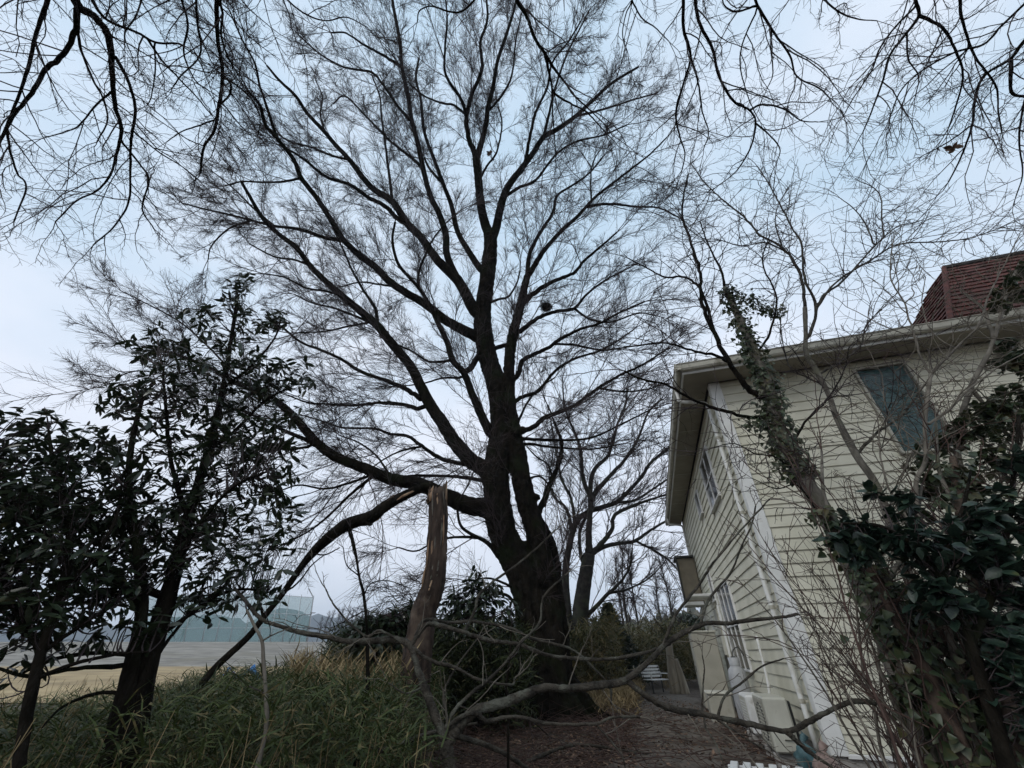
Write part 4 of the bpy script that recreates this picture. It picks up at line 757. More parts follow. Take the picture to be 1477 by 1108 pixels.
# ------------------------------------------------------------------ leafy plants
def blobs(spec, n, Yd):
    """points through a union of ellipsoids; spec rows: u, v, dY, radius_m"""
    w = np.array([s[3] ** 2 for s in spec]); idx = RNG.choice(len(spec), n, p=w / w.sum()); c = np.array([at_y(s[0], s[1], Yd + s[2]) for s in spec]); r = np.array([s[3] for s in spec])
    d = nrm(RNG.normal(size=(n, 3))) * (RNG.uniform(0, 1, (n, 1)) ** .42); return c[idx] + d * r[idx][:, None] * np.array([1, 1, .9])
def leafy(root, paths, C, tpl, tname, mat, lo, hi, nper, droop=.3, nobj=0, twig='twig', tr=.007, wid=1.0, foliage='foliage', spread=(45, 100), twiglen=None, bushy=.5):
    P_all = np.concatenate(paths); D2 = np.linalg.norm(C[:, None] - P_all[None] - np.array([0, 0, .18]), axis=-1); s = P_all[np.argmin(D2, 1)]
    if twiglen: d = s - C; L = np.linalg.norm(d, axis=1, keepdims=True); s = C + d / np.maximum(L, 1e-6) * np.minimum(L, twiglen)
    t = np.linspace(0, 1, 6)[None, :, None]; mid = (s + C) / 2 + RNG.normal(size=C.shape) * .06 + np.array([0, 0, -.05])
    B = (1 - t) ** 2 * s[:, None] + 2 * t * (1 - t) * mid[:, None] + t ** 2 * C[:, None]
    R = np.linspace(1.5, .55, 6)[None] * tr * RNG.uniform(.7, 1.2, (len(C), 1)); V, Q = batch_tubes(B, R, 4); mk('twigs', V, [Q], twig, root, 'stuff')
    ax = nrm(nrm(C - mid) + np.array([0, 0, .45]) + .3 * RNG.normal(size=C.shape)); n = len(C) * nper; I = np.repeat(np.arange(len(C)), nper)
    q = nrm(np.cross(ax[I], RNG.normal(size=(n, 3)))); a = np.radians(RNG.uniform(spread[0], spread[1], n))[:, None]
    D = np.cos(a) * ax[I] + np.sin(a) * q + np.array([0, 0, -droop]); pos = C[I] - ax[I] * RNG.uniform(0, .10, (n, 1)) * bushy * 2
    S = RNG.uniform(lo, hi, n); S = np.stack([S * wid, S, S], -1); M = frames(D, RNG.normal(size=n) * .45); rest = np.ones(n, bool)
    if nobj: rest = leaf_objects(root, tpl, tname, mat, M, S, pos, nobj)
    V, T = scatter(tpl, M[rest], S[rest], pos[rest]); mk(foliage, V, [T], mat, root, 'stuff')
def stems(T, mat, name='branch'): T.build_limbs(mat, name, rough=.08, min_r=.003)

ev = thing('evergreen_tree', 'tall dark evergreen tree with drooping long leaves at the left', 'tree', at_y(190, 1075, 3.4) * np.array([1, 1, 0]))
E1 = Tree(ev, lambda u, v, o: at_y(u, v, 3.4 + o))
E1.limb('t', None, [(170, 1160), (190, 1075), (212, 960), (243, 860), (272, 745), (300, 650), (322, 560), (335, 480), (343, 425)], .2, ws=[36, 33, 28, 23, 16, 12, 9, 6, 3.5])
E1.limb('t2', None, [(150, 1150), (168, 1050), (190, 960), (205, 880), (200, 800), (185, 720), (190, 640), (210, 560)], -.3, ws=[26, 23, 20, 17, 13, 10, 7, 4])
for k, p, pts, do, w0, w1 in [('a', 't', [(240, 868), (262, 800), (300, 740), (340, 700), (385, 680)], -.3, 10, 3), ('b', 't', [(243, 860), (200, 850), (150, 860), (90, 850), (40, 870)], -.4, 12, 4), ('c', 't2', [(205, 880), (160, 830), (110, 780), (70, 730), (45, 680)], .2, 11, 4),
  ('d', 't', [(300, 650), (340, 620), (380, 580), (415, 560)], .2, 6, 3), ('e', 't', [(272, 745), (250, 680), (240, 600), (235, 530)], -.3, 8, 3), ('f', 't', [(225, 920), (270, 890), (310, 860), (350, 850), (385, 855)], .3, 8, 3), ('g', 't', [(215, 950), (160, 942), (90, 948), (20, 975)], -.2, 7, 4), ('h', 't2', [(190, 960), (110, 965), (40, 975), (-20, 960)], -.5, 7, 4),
  ('i', 't', [(322, 560), (360, 530), (395, 490), (405, 460)], -.1, 5, 2), ('j', 't', [(210, 970), (245, 920), (275, 880), (300, 830)], .3, 6, 3), ('k', 't2', [(185, 1000), (140, 1000), (90, 1020), (60, 1050)], -.2, 6, 3)]: E1.limb(k, p, pts, do, w0, w1, jit=.15)
tb = MB()
for k in ('t', 't2'): V, Q, T = tube_geo(E1.L[k]['P'], E1.L[k]['R'], 14, True, .1); tb.add(V - wloc(ev), [Q, T])
tb.build('trunk', 'bark', ev, smooth=True); E1.build_limbs('bark', 'branch', .1, skip=('t', 't2'), min_r=.004)
SP = [(340, 425, 0, .20), (385, 462, .1, .24), (300, 470, 0, .26), (235, 495, 0, .22), (205, 490, 0, .12), (330, 540, 0, .42), (390, 545, .1, .30), (435, 545, .1, .16), (260, 580, 0, .42), (185, 570, 0, .22), (330, 640, .1, .42), (390, 640, .1, .26), (225, 690, 0, .5), (150, 640, 0, .3), (300, 720, .2, .42), (395, 720, .1, .22), (420, 735, .1, .14), (240, 790, 0, .36), (330, 780, .1, .3), (385, 790, .1, .2), (180, 760, 0, .4), (345, 850, .2, .2), (390, 850, .2, .12), (300, 850, .2, .22), (400, 600, .1, .16), (360, 400, 0, .1), (410, 680, .1, .16), (420, 640, .1, .12), (440, 590, .1, .12), (150, 830, 0, .25)]
leafy(ev, [q['P'] for q in E1.L.values()], blobs([(a, b, c, d * 1.22) for a, b, c, d in SP], 850, 3.4), LANCE, 'long_leaf', 'leaf_dark', .065, .13, 6, .25, 300, tr=.0034)
eb = thing('evergreen_shrub', 'dense dark broad-leaved shrub filling the left edge', 'shrub', at_y(40, 1060, 2.9) * np.array([1, 1, 0]))
E2 = Tree(eb, lambda u, v, o: at_y(u, v, 2.9 + o))
E2.limb('t', None, [(20, 1180), (35, 1050), (60, 940), (90, 850), (100, 760), (80, 690), (70, 620)], 0, ws=[16, 15, 13, 12, 10, 7, 3])
for k, p, pts, do, w0, w1 in [('a', 't', [(60, 940), (20, 880), (-20, 820), (-60, 770)], -.2, 9, 3), ('b', 't', [(90, 850), (140, 800), (170, 740), (175, 700)], .2, 9, 3), ('c', 't', [(95, 800), (50, 760), (10, 700), (-10, 640)], -.1, 8, 3), ('d', 't', [(60, 940), (120, 900), (170, 870)], .2, 8, 3), ('e', 't', [(50, 980), (100, 960), (160, 945), (215, 940)], .3, 7, 3)]: E2.limb(k, p, pts, do, w0, w1, jit=.15)
V, Q, T = tube_geo(E2.L['t']['P'], E2.L['t']['R'], 12, True, .1); mk('trunk', V, [Q, T], 'bark', eb); E2.build_limbs('bark', 'branch', .1, skip=('t',), min_r=.004)
SP2 = [(70, 600, 0, .16), (30, 640, 0, .24), (95, 650, 0, .26), (60, 720, 0, .42), (0, 720, 0, .35), (130, 720, .2, .36), (40, 790, 0, .45), (120, 800, .1, .4), (-10, 830, 0, .3), (70, 860, 0, .36), (20, 900, 0, .22), (150, 850, .2, .25), (10, 600, 0, .10), (-60, 700, 0, .5), (-60, 820, 0, .4), (10, 960, .1, .14), (100, 920, .2, .16), (200, 900, .3, .16)]
leafy(eb, [q['P'] for q in E2.L.values()], blobs([(a, b, c, d * 1.15) for a, b, c, d in SP2], 620, 2.95), leaf_tpl(.34, .3), 'oval_leaf', 'leaf_dark', .07, .13, 6, .25, 300, tr=.0036)

# ------------------------------------------------------------------ right-hand shrubs in front of the house
iv = thing('ivy_tree', 'leaning bare tree with an ivy-wrapped trunk before the house corner', 'tree', at_y(1345, 1108, 3.7) * np.array([1, 1, 0]))
I1 = Tree(iv, lambda u, v, o: at_y(u, v, 3.7 + o))
I1.limb('t', None, [(1372, 1180), (1345, 1108), (1292, 960), (1235, 830), (1190, 740), (1158, 690), (1128, 630), (1108, 560), (1080, 490), (1045, 415)], .7, ws=[38, 34, 30, 27, 24, 22, 20, 17, 13, 6])
for k, p, pts, do, w0, w1 in [
 ('a', 't', [(1112, 598), (1084, 602), (1041, 592), (1003, 578), (960, 555), (925, 547), (900, 535)], -.3, 6, 2.5),
 ('b', 't', [(1100, 575), (1070, 550), (1047, 514), (1023, 465), (1011, 430), (1010, 395), (998, 353), (985, 315), (986, 283), (993, 252)], -.2, 9, 2),
 ('c', 'b', [(1030, 478), (1012, 420), (988, 400), (960, 400), (930, 385), (905, 372)], .2, 5, 1.5), ('d', 'b', [(1052, 522), (1030, 512), (1003, 507), (960, 495), (920, 498)], -.2, 5, 1.5),
 ('e', 't', [(1045, 415), (1040, 390), (1020, 350), (1010, 320)], .1, 4, 1.5), ('f', 't', [(1090, 515), (1110, 480), (1120, 430), (1100, 380), (1110, 340)], .2, 4, 1.5),
 ('g', 't', [(1158, 690), (1120, 660), (1090, 655), (1060, 640), (1030, 645)], -.3, 3, 1.2), ('h', 't', [(1215, 795), (1180, 740), (1150, 700), (1120, 705), (1085, 690)], -.4, 4, 1.2),
 ('i', 't', [(1140, 650), (1160, 610), (1190, 580), (1215, 540), (1225, 500)], .2, 4, 1.5)]: I1.limb(k, p, pts, do, w0, w1, jit=.25)
V, Q, T = tube_geo(I1.L['t']['P'], I1.L['t']['R'], 14, True, .12); mk('trunk', V, [Q, T], 'bark_grey', iv); I1.build_limbs('bark', 'branch', .1, skip=('t',), min_r=.0035)
LV_S = [(.45, 1.5, 4, .0066, 9, 4), (.18, .65, 2, .0040, 6, 3), (.06, .22, 0, .0026, 3, 3)]
I1.twigs('crown', 'twig', LV_S, spacing=.14, start=.25, up=.05, keys=[k for k in I1.L if k != 't'], maxr=.1, lenfall=.7)
def ivy_on(root, P, R, n, lo, hi, spread=1.0, mat='leaf_ivy', nobj=0, tname='ivy_leaf', name='ivy'):
    x = RNG.uniform(0, len(P) - 1.01, n); i = x.astype(int); f = (x - i)[:, None]; c = P[i] * (1 - f) + P[i + 1] * f; T = nrm(P[i + 1] - P[i]); q = nrm(np.cross(T, RNG.normal(size=(n, 3))))
    pos = c + q * (R[i] * RNG.uniform(.9, 1.0, n) + np.abs(RNG.normal(size=n)) * .06 * spread)[:, None]; S = RNG.uniform(lo, hi, n); S = np.stack([S] * 3, -1); M = frames(q * .5 + RNG.normal(size=(n, 3)) * .4 + np.array([0, 0, -.6]), RNG.normal(size=n) * .4, up=np.array([0, -.6, .5])); rest = np.ones(n, bool)
    if nobj: rest = leaf_objects(root, IVY, tname, mat, M, S, pos, nobj)
    V, Tt = scatter(IVY, M[rest], S[rest], pos[rest]); mk(name, V, [Tt], mat, root, 'stuff')
t = I1.L['t']; m_ = slice(30, len(t['P'])); ivy_on(iv, t['P'][m_], t['R'][m_], 1900, .035, .075, .95, nobj=220)
V_ = [at_y(u, v, 4.35) for u, v in ((1045, 415), (1075, 430), (1100, 445), (1130, 452))]; V_ = catmull(V_, 5); ivy_on(iv, V_, np.full(len(V_), .02), 420, .03, .06, 1.0)
V_ = catmull([at_y(u, v, 4.15) for u, v in ((1110, 602), (1092, 608), (1075, 612))], 5); ivy_on(iv, V_, np.full(len(V_), .01), 130, .03, .055, .8)

gr = thing('bare_tree', 'slender grey bare tree before the house, branching above the gutter', 'tree', at_y(1340, 1100, 4.1) * np.array([1, 1, 0]))
G1 = Tree(gr, lambda u, v, o: at_y(u, v, 4.1 + o))
G1.limb('t', None, [(1420, 1180), (1385, 1080), (1330, 900), (1290, 770), (1264, 700), (1235, 657), (1207, 603), (1196, 571), (1178, 535), (1163, 510), (1162, 480), (1161, 444)], .6, ws=[24, 21, 18, 16, 14, 13, 12, 10, 9, 7, 6, 5.5])
for k, p, pts, do, w0, w1 in [
 ('a', 't', [(1161, 446), (1154, 395), (1128, 357), (1096, 339), (1079, 318), (1040, 286), (1015, 262), (1000, 240)], .2, 6, 1.5),
 ('b', 't', [(1165, 490), (1177, 444), (1160, 400), (1156, 353), (1142, 328), (1124, 293), (1107, 262), (1093, 241)], -.2, 6, 1.5),
 ('c', 'b', [(1176, 446), (1190, 425), (1219, 402), (1257, 360), (1292, 328), (1318, 322)], .1, 5, 1.5), ('c2', 'c', [(1275, 345), (1272, 314), (1270, 283), (1255, 268), (1240, 262)], .1, 3, 1.2), ('c3', 'c', [(1262, 356), (1247, 321), (1230, 300), (1212, 286)], -.1, 3, 1.2),
 ('d', 'b', [(1174, 452), (1205, 408), (1250, 379), (1296, 353), (1355, 349), (1404, 342), (1464, 320), (1490, 312)], -.2, 4, 1.2),
 ('e', 'a', [(1130, 360), (1100, 350), (1070, 355), (1030, 345), (1005, 350)], -.2, 3, 1.2), ('f', 't', [(1235, 657), (1270, 620), (1300, 600), (1330, 560), (1345, 540)], -.3, 6, 2),
 ('g', 't', [(1207, 603), (1190, 560), (1165, 545), (1140, 530), (1130, 500), (1125, 460)], .2, 4, 1.5), ('h', 't', [(1180, 540), (1215, 520), (1240, 500), (1250, 470), (1275, 440)], .1, 4, 1.5), ('i', 'a', [(1128, 357), (1118, 320), (1125, 290), (1140, 270)], .2, 3, 1)]: G1.limb(k, p, pts, do, w0 * .8, w1 * .85, jit=.25)
V, Q, T = tube_geo(G1.L['t']['P'], G1.L['t']['R'], 12, True, .1); mk('trunk', V, [Q, T], 'bark_grey', gr); G1.build_limbs('limb_grey', 'branch', .1, skip=('t',), min_r=.0035)
G1.twigs('crown', 'twig', LV_S, spacing=.13, start=.2, up=.03, keys=[k for k in G1.L if k != 't'], maxr=.1, lenfall=.75)

g3 = thing('bare_shrub', 'pale crooked-stemmed shrub growing right of the teal window', 'shrub', at_y(1390, 1100, 3.4) * np.array([1, 1, 0]))
S3 = Tree(g3, lambda u, v, o: at_y(u, v, 3.4 + o))
S3.limb('t', None, [(1440, 1180), (1400, 1040), (1360, 880), (1330, 770), (1321, 700), (1335, 664), (1334, 610), (1342, 540)], .3, ws=[14, 12, 10, 8.5, 7.5, 6, 5, 4.5])
for k, p, pts, do, w0, w1 in [('a', 't', [(1342, 540), (1328, 515), (1321, 489), (1310, 458), (1305, 437), (1286, 405), (1285, 370), (1290, 340)], .3, 4, 1.5), ('b', 't', [(1342, 540), (1378, 503), (1410, 471), (1425, 430), (1450, 380), (1470, 340)], .1, 5, 1.5), ('c', 'a', [(1305, 437), (1318, 425), (1315, 415)], 0, 2.5, 1.5),
  ('d', 't', [(1335, 660), (1300, 640), (1260, 630), (1220, 640), (1180, 660)], .2, 4, 1.5), ('e', 't', [(1334, 615), (1370, 590), (1400, 560), (1440, 530), (1477, 510)], -.1, 5, 2), ('f', 'b', [(1378, 503), (1345, 480), (1330, 440), (1335, 400)], .1, 3, 1.2), ('g', 't', [(1330, 770), (1290, 720), (1270, 660), (1265, 600), (1240, 560)], .2, 5, 1.5)]: S3.limb(k, p, pts, do, w0 * .75, w1 * .8, jit=.25)
S3.build_limbs('twig_grey', 'branch', .1, min_r=.0035); S3.twigs('crown', 'twig_grey', LV_S, spacing=.2, start=.2, up=.03, maxr=.05, lenfall=.75)

# thicket of thin reddish stems at the foot of the right-hand trees
th_ = thing('stem_thicket', 'thicket of thin reddish stems at the foot of the right trees', 'shrub', at_y(1320, 1100, 3.6) * np.array([1, 1, 0]))
n = 60; u = RNG.uniform(1285, 1480, n); Y = RNG.uniform(3.3, 4.4, n); S = np.array([at_y(a, 1140, b) for a, b in zip(u, Y)]); S[:, 2] = RNG.uniform(-.03, .02, n)
D = np.stack([RNG.normal(-.06, .16, n), RNG.normal(.0, .12, n), np.ones(n)], -1); L = RNG.uniform(.8, 2.9, n)
P, R = grow(S, D, L, RNG.uniform(.006, .016, n), np.full(n, .003), 12, .075)
V, Q = batch_tubes(P[:34], R[:34], 5); mk('stems', V, [Q], 'twig_red', th_, 'stuff'); V, Q = batch_tubes(P[34:], R[34:], 5); mk('stems', V, [Q], 'twig_grey', th_, 'stuff')
S, D, pi, tt = spawn(P, 6, .3, 1, 25, 70); P2, R2 = grow(S, D + np.array([0, 0, .25]), RNG.uniform(.15, .7, len(S)), np.full(len(S), .0042), np.full(len(S), .002), 6, .14); V, Q = batch_tubes(P2, R2, 3); mk('side_twigs', V, [Q], 'twig_red', th_, 'stuff')
S, D, pi, tt = spawn(P2, 2, .2, 1, 25, 70); P3, R3 = grow(S, D, RNG.uniform(.06, .3, len(S)), np.full(len(S), .0026), np.full(len(S), .0016), 4, .14); V, Q = batch_tubes(P3, R3, 3); mk('fine_twigs', V, [Q], 'twig', th_, 'stuff')
# two thick leaning trunks low at the right
for lab, pts, w, Yd in (('ivy-clad leaning trunk rising from the lower right corner', [(1420, 1180), (1392, 1100), (1330, 960), (1270, 850), (1220, 780), (1180, 735)], [30, 27, 23, 20, 16, 12], 3.35), ('dark forked trunk at the right edge behind the big leaves', [(1500, 1160), (1460, 1040), (1430, 930), (1405, 830), (1385, 740), (1375, 660)], [26, 24, 20, 17, 13, 8], 3.3)):
    r_ = thing('leaning_tree', lab, 'tree', at_y(*pts[1], Yd) * np.array([1, 1, 0])); q = Tree(r_, lambda u, v, o, Yd=Yd: at_y(u, v, Yd + o)); q.limb('t', None, pts, .3, ws=w)
    V, Q, T = tube_geo(q.L['t']['P'], q.L['t']['R'], 12, True, .14); mk('trunk', V, [Q, T], 'bark_red', r_)
    q.limb('a', 't', [pts[3], (pts[3][0] + 45, pts[3][1] - 70), (pts[3][0] + 60, pts[3][1] - 150)], .1, 9, 3); q.limb('b', 't', [pts[4], (pts[4][0] - 30, pts[4][1] - 60), (pts[4][0] - 35, pts[4][1] - 130)], .2, 8, 3)
    q.build_limbs('bark_grey', 'branch', .1, skip=('t',)); ivy_on(r_, q.L['t']['P'], q.L['t']['R'], 800, .04, .085, 1.3); q.twigs('crown', 'twig_red', LV_S, spacing=.2, start=.1, up=.15, maxr=.2, lenfall=.8)
# big-leaved evergreen climber
bl = thing('broadleaf_shrub', 'large-leaved dark green evergreen shrub hanging before the house wall', 'shrub', at_y(1400, 1100, 3.1) * np.array([1, 1, 0]))
B1 = Tree(bl, lambda u, v, o: at_y(u, v, 3.1 + o))
B1.limb('t', None, [(1470, 1180), (1440, 1060), (1400, 930), (1360, 840), (1320, 790), (1270, 760), (1215, 755)], -.1, ws=[24, 22, 18, 14, 11, 8, 4])
B1.limb('u', 't', [(1400, 930), (1430, 860), (1450, 780), (1462, 690), (1470, 600)], .1, 12, 4); B1.limb('v', 't', [(1360, 840), (1370, 780), (1390, 730), (1400, 680)], .1, 9, 3); B1.build_limbs('bark', 'branch', .1)
SPb = [(1215, 770, 0, .10), (1250, 770, 0, .15), (1300, 770, 0, .18), (1345, 780, 0, .2), (1390, 790, 0, .2), (1240, 800, 0, .1), (1300, 720, .1, .12), (1200, 735, .1, .07), (1440, 800, 0, .22), (1455, 730, 0, .2), (1330, 850, 0, .14), (1370, 850, 0, .12), (1470, 660, 0, .16), (1460, 860, 0, .14), (1400, 740, 0, .14), (1250, 700, .1, .06), (1462, 920, 0, .16), (1470, 1000, .0, .18), (1450, 960, 0, .12)]
leafy(bl, [q['P'] for q in B1.L.values()], blobs(SPb, 330, 3.05), BROAD, 'broad_leaf', 'leaf_blue', .065, .125, 5, .35, 300, spread=(35, 105), tr=.003)
iv2 = thing('climbing_vine', 'tangled green vine climbing the house front at the right edge', 'vine', at_y(1460, 1100, 3.7) * np.array([1, 1, 0]))
W1 = Tree(iv2, lambda u, v, o: at_y(u, v, 3.9 + o))
W1.limb('t', None, [(1500, 1180), (1490, 1000), (1440, 820), (1400, 720), (1380, 640), (1400, 560), (1430, 500), (1450, 430), (1470, 380)], .3, ws=[16, 15, 13, 11, 9, 8, 7, 5, 3])
for k, p, pts, do in (('a', 't', [(1380, 650), (1345, 640), (1320, 650), (1300, 690)], -.2), ('b', 't', [(1400, 560), (1430, 590), (1460, 600), (1490, 590)], 0), ('c', 't', [(1400, 720), (1350, 700), (1320, 720), (1300, 760)], -.2), ('d', 't', [(1435, 490), (1420, 450), (1400, 430), (1385, 420)], .3), ('e', 't', [(1420, 770), (1440, 700), (1465, 660), (1480, 600)], -.1)): W1.limb(k, p, pts, do, 6, 2, jit=.3)
W1.build_limbs('twig_grey', 'stem', .1, min_r=.004)
SPv = [(1460, 420, .3, .22), (1440, 440, .3, .12), (1477, 390, .3, .15), (1450, 500, .2, .14), (1470, 520, .1, .2), (1400, 620, 0, .2), (1360, 640, 0, .17), (1430, 600, 0, .24), (1320, 660, 0, .12), (1340, 700, 0, .16), (1465, 570, 0, .2), (1390, 690, 0, .18), (1440, 660, 0, .2), (1310, 740, 0, .14), (1290, 870, 0, .16), (1340, 900, 0, .24), (1250, 830, 0, .14), (1320, 1000, -.2, .2), (1400, 1000, -.2, .22), (1290, 920, -.1, .14), (1400, 900, 0, .18), (1440, 980, 0, .16), (1345, 980, 0, .12), (1380, 1060, 0, .14)]
leafy(iv2, [q['P'] for q in W1.L.values()], blobs(SPv, 720, 3.9), IVY, 'vine_leaf', 'leaf_ivy', .05, .095, 6, .4, 260, twig='twig_grey', tr=.004, spread=(40, 120))
W1.twigs('tendrils', 'twig_grey', [(.4, 1.2, 3, .0048, 9, 4), (.15, .5, 0, .003, 6, 3)], spacing=.12, start=.1, up=0, maxr=.1, lenfall=.8)

# ------------------------------------------------------------------ low crooked branch across the foreground
fb = thing('crooked_shrub', 'low crooked bare shrub sprawling across the foreground', 'shrub', at_y(646, 1108, 3.3) * np.array([1, 1, 0]))
F1 = Tree(fb, lambda u, v, o: at_y(u, v, 3.3 + o))
F1.limb('t', None, [(655, 1200), (648, 1108), (643, 1068)], 0, 24, 18)
for k, p, pts, do, w0, w1 in [
 ('L', 't', [(643, 1066), (625, 1024), (605, 973), (591, 932), (568, 922), (534, 925), (500, 925), (474, 919), (433, 912), (400, 902), (376, 892), (355, 868), (338, 848)], .2, 13, 4),
 ('R', 't', [(645, 1072), (657, 1056), (669, 1042), (690, 1024), (737, 1010), (778, 993), (822, 993), (872, 988), (903, 980), (937, 953), (964, 926), (1013, 901), (1052, 899), (1077, 895), (1130, 890), (1150, 886)], .5, 15, 4),
 ('R2', 'R', [(903, 981), (937, 1007), (974, 1024), (1013, 1030), (1035, 1035), (1083, 1045), (1135, 1055), (1164, 1042), (1185, 1031), (1210, 1019), (1233, 1012), (1262, 1014)], .2, 9, 6),
 ('R2b', 'R2', [(1135, 1055), (1147, 1068), (1176, 1091), (1196, 1104), (1220, 1125)], -.1, 7, 4),
 ('R3', 'R', [(955, 935), (975, 887), (1006, 846), (1029, 812), (1070, 763), (1110, 720)], .1, 5, 2), ('R4', 'R', [(1010, 902), (1021, 867), (1055, 824), (1067, 794), (1083, 760), (1090, 730)], .2, 4, 2),
 ('R5', 'R2', [(1013, 1030), (1014, 990), (1016, 965), (1013, 945)], 0, 3, 1.5), ('R6', 'R2', [(1035, 1035), (1045, 1005), (1070, 985), (1098, 962), (1130, 950)], 0, 4, 2), ('R7', 'R2', [(1015, 1030), (1018, 1050), (1032, 1072), (1045, 1105)], -.2, 3, 2), ('R8', 'R2', [(1030, 1035), (1055, 1052), (1080, 1068), (1110, 1085)], -.1, 3.5, 2),
 ('B', 't', [(642, 1050), (669, 1032), (690, 1030), (703, 1040), (744, 1034), (794, 1044), (859, 1044), (882, 1035), (923, 1034)], -.2, 7, 3), ('B2', 'B', [(859, 1044), (880, 1068), (897, 1090), (902, 1108)], -.1, 3, 2),
 ('M', 'L', [(593, 930), (615, 902), (635, 903), (669, 912), (710, 925), (747, 929), (794, 946), (862, 951), (920, 944), (967, 929)], .3, 7, 4),
 ('N', 'L', [(597, 925), (612, 895), (650, 898), (690, 897), (737, 907), (771, 922), (825, 937), (855, 963), (879, 990), (882, 1015)], .5, 5, 3),
 ('O', 'L', [(594, 935), (622, 953), (656, 963), (690, 980), (737, 988), (742, 978)], .1, 6, 3),
 ('P', 't', [(646, 1045), (662, 1017), (720, 966), (750, 929), (778, 898), (784, 861), (815, 830)], .2, 6, 2), ('Q', 'L', [(591, 934), (560, 915), (545, 910), (530, 918), (505, 900), (480, 870), (470, 850)], -.1, 4, 2),
 ('S', 'L', [(612, 990), (585, 1000), (560, 985)], -.1, 3, 1.5), ('U', 'M', [(669, 912), (685, 880), (690, 860), (710, 840), (745, 815), (775, 790), (800, 765)], .2, 5, 2), ('V', 't', [(646, 1040), (640, 1000), (660, 960), (690, 920)], .3, 4, 2)]: F1.limb(k, p, pts, do, w0, w1, jit=.07 if w0 > 8 else .14, k=9)
V, Q, T = tube_geo(F1.L['t']['P'], F1.L['t']['R'], 12, True, .1); mk('trunk', V, [Q, T], 'limb_grey', fb); F1.build_limbs('limb_grey', 'branch', .16, skip=('t',), min_r=.0035)
F1.twigs('crown', 'twig_grey', [(.15, .55, 2, .0042, 6, 4), (.06, .22, 0, .0026, 4, 3)], spacing=.34, start=.25, up=.05, maxr=.1, lenfall=.8)
def sapling(label, pts, Yd, ws, mat, sp=.2, sub=()):
    r_ = thing('sapling', label, 'sapling', at_y(*pts[0], Yd) * np.array([1, 1, 0])); q = Tree(r_, lambda u, v, o: at_y(u, v, Yd + o)); q.limb('t', None, pts, .1, ws=ws)
    P0 = q.L['t']['P'][0]; V, Q, T = tube_geo(np.vstack([[P0[0], P0[1], -.03], q.L['t']['P']]), np.concatenate([[q.L['t']['R'][0]], q.L['t']['R']]), 8, True, .1); mk('trunk', V, [Q, T], mat, r_)
    for k, p in enumerate(sub): q.limb(k, 't', p, RNG.uniform(-.2, .2), ws[-1] * .9, 1.2, jit=.2)
    q.build_limbs(mat, 'branch', .1, skip=('t',), min_r=.003); q.twigs('crown', 'twig', [(.15, .5, 2, .0038, 6, 4), (.08, .2, 0, .0024, 4, 3)], spacing=sp, start=.35, up=.1, maxr=.1)
sapling('pale thin crooked sapling standing in the grass left of centre', [(370, 1112), (384, 1050), (383, 1000), (380, 950), (378, 925), (368, 905), (356, 880)], 3.0, [7, 6, 6, 5, 5, 4, 3], 'twig_grey', .3, ([(378, 925), (395, 915), (420, 905)],))
sapling('dark thin sapling rising above the grass left of the broken trunk', [(531, 990), (529, 909), (525, 861), (518, 831), (512, 790), (505, 760)], 3.9, [6, 5, 4, 4, 3, 2], 'bark', .12, ([(524, 860), (535, 842), (560, 838), (590, 848)], [(518, 831), (500, 815), (495, 790)], [(527, 880), (500, 895), (480, 905)]))
sapling('thin dark twiggy sapling in front of the great tree trunk', [(733, 1060), (732, 1010), (730, 990), (735, 950), (738, 900)], 3.6, [4, 3.5, 3, 2.5, 2], 'bark', .15, ([(732, 1020), (760, 1035), (790, 1060)],))

# ------------------------------------------------------------------ grass, bamboo grass and undergrowth
def blades(name, pts, lo, hi, wid, mat, label, cat, lean=1.0, up=(.0, 1.3)):
    n = len(pts); az = RNG.uniform(0, 6.28, n); el = RNG.uniform(up[0], up[1], n); D = np.stack([np.cos(az), np.sin(az), el * lean + RNG.normal(size=n) * .35], -1)
    L = RNG.uniform(lo, hi, n); S = np.stack([L * wid * RNG.uniform(.7, 1.3, n), L, L], -1); M = frames(D, RNG.normal(size=n) * .6); V, T = scatter(BLADE, M, S, pts)
    o = mk(name, V, [T], mat); o['kind'] = 'stuff'; o['label'] = label; o['category'] = cat; return o
def thicket(n, xr, yr, hfun, keep, zlo=.12, bias=.6):
    x = RNG.uniform(*xr, n); y = RNG.uniform(*yr, n); k = keep(x, y); x, y = x[k], y[k]; h = hfun(x, y); z = h * (zlo + (1 - zlo) * RNG.uniform(0, 1, len(x)) ** bias) * RNG.uniform(.85, 1.08, len(x)); return np.stack([x, y, z], -1)
def lump(x, y, s): return .5 + .25 * np.sin(1.9 * x / s + 1.3 * y / s) + .25 * np.sin(3.1 * y / s - 2.3 * x / s + 1)
GX = lambda y: -.16 * y - .05
pt = thicket(190000, (-9, .2), (2.9, 9.5), lambda x, y: .74 + .26 * lump(x, y, 1.0) + .03 * np.clip(y - 4, 0, 5) + .06 * np.clip(x + 3.5, -2, 2), lambda x, y: (x < GX(y) + .25 * np.sin(3 * y)) & (x > -1.15 * y - .8) & (y < np.clip(9.5 + 7 * (x / y + .42), 4.6, 9.5)) & (RNG.uniform(size=len(x)) < .35 + .65 * lump(x, y, .45)), .15, .55)
blades('bamboo_grass', pt, .09, .21, .062, 'bamboo_leaf', 'waist-high green bamboo grass covering the left foreground', 'bamboo grass')
n = 1300; x = RNG.uniform(-7, .1, n); y = RNG.uniform(2.2, 9, n); k = (x < GX(y)) & (x > -1.15 * y - .5); S = np.stack([x[k], y[k], 0 * x[k]], -1)
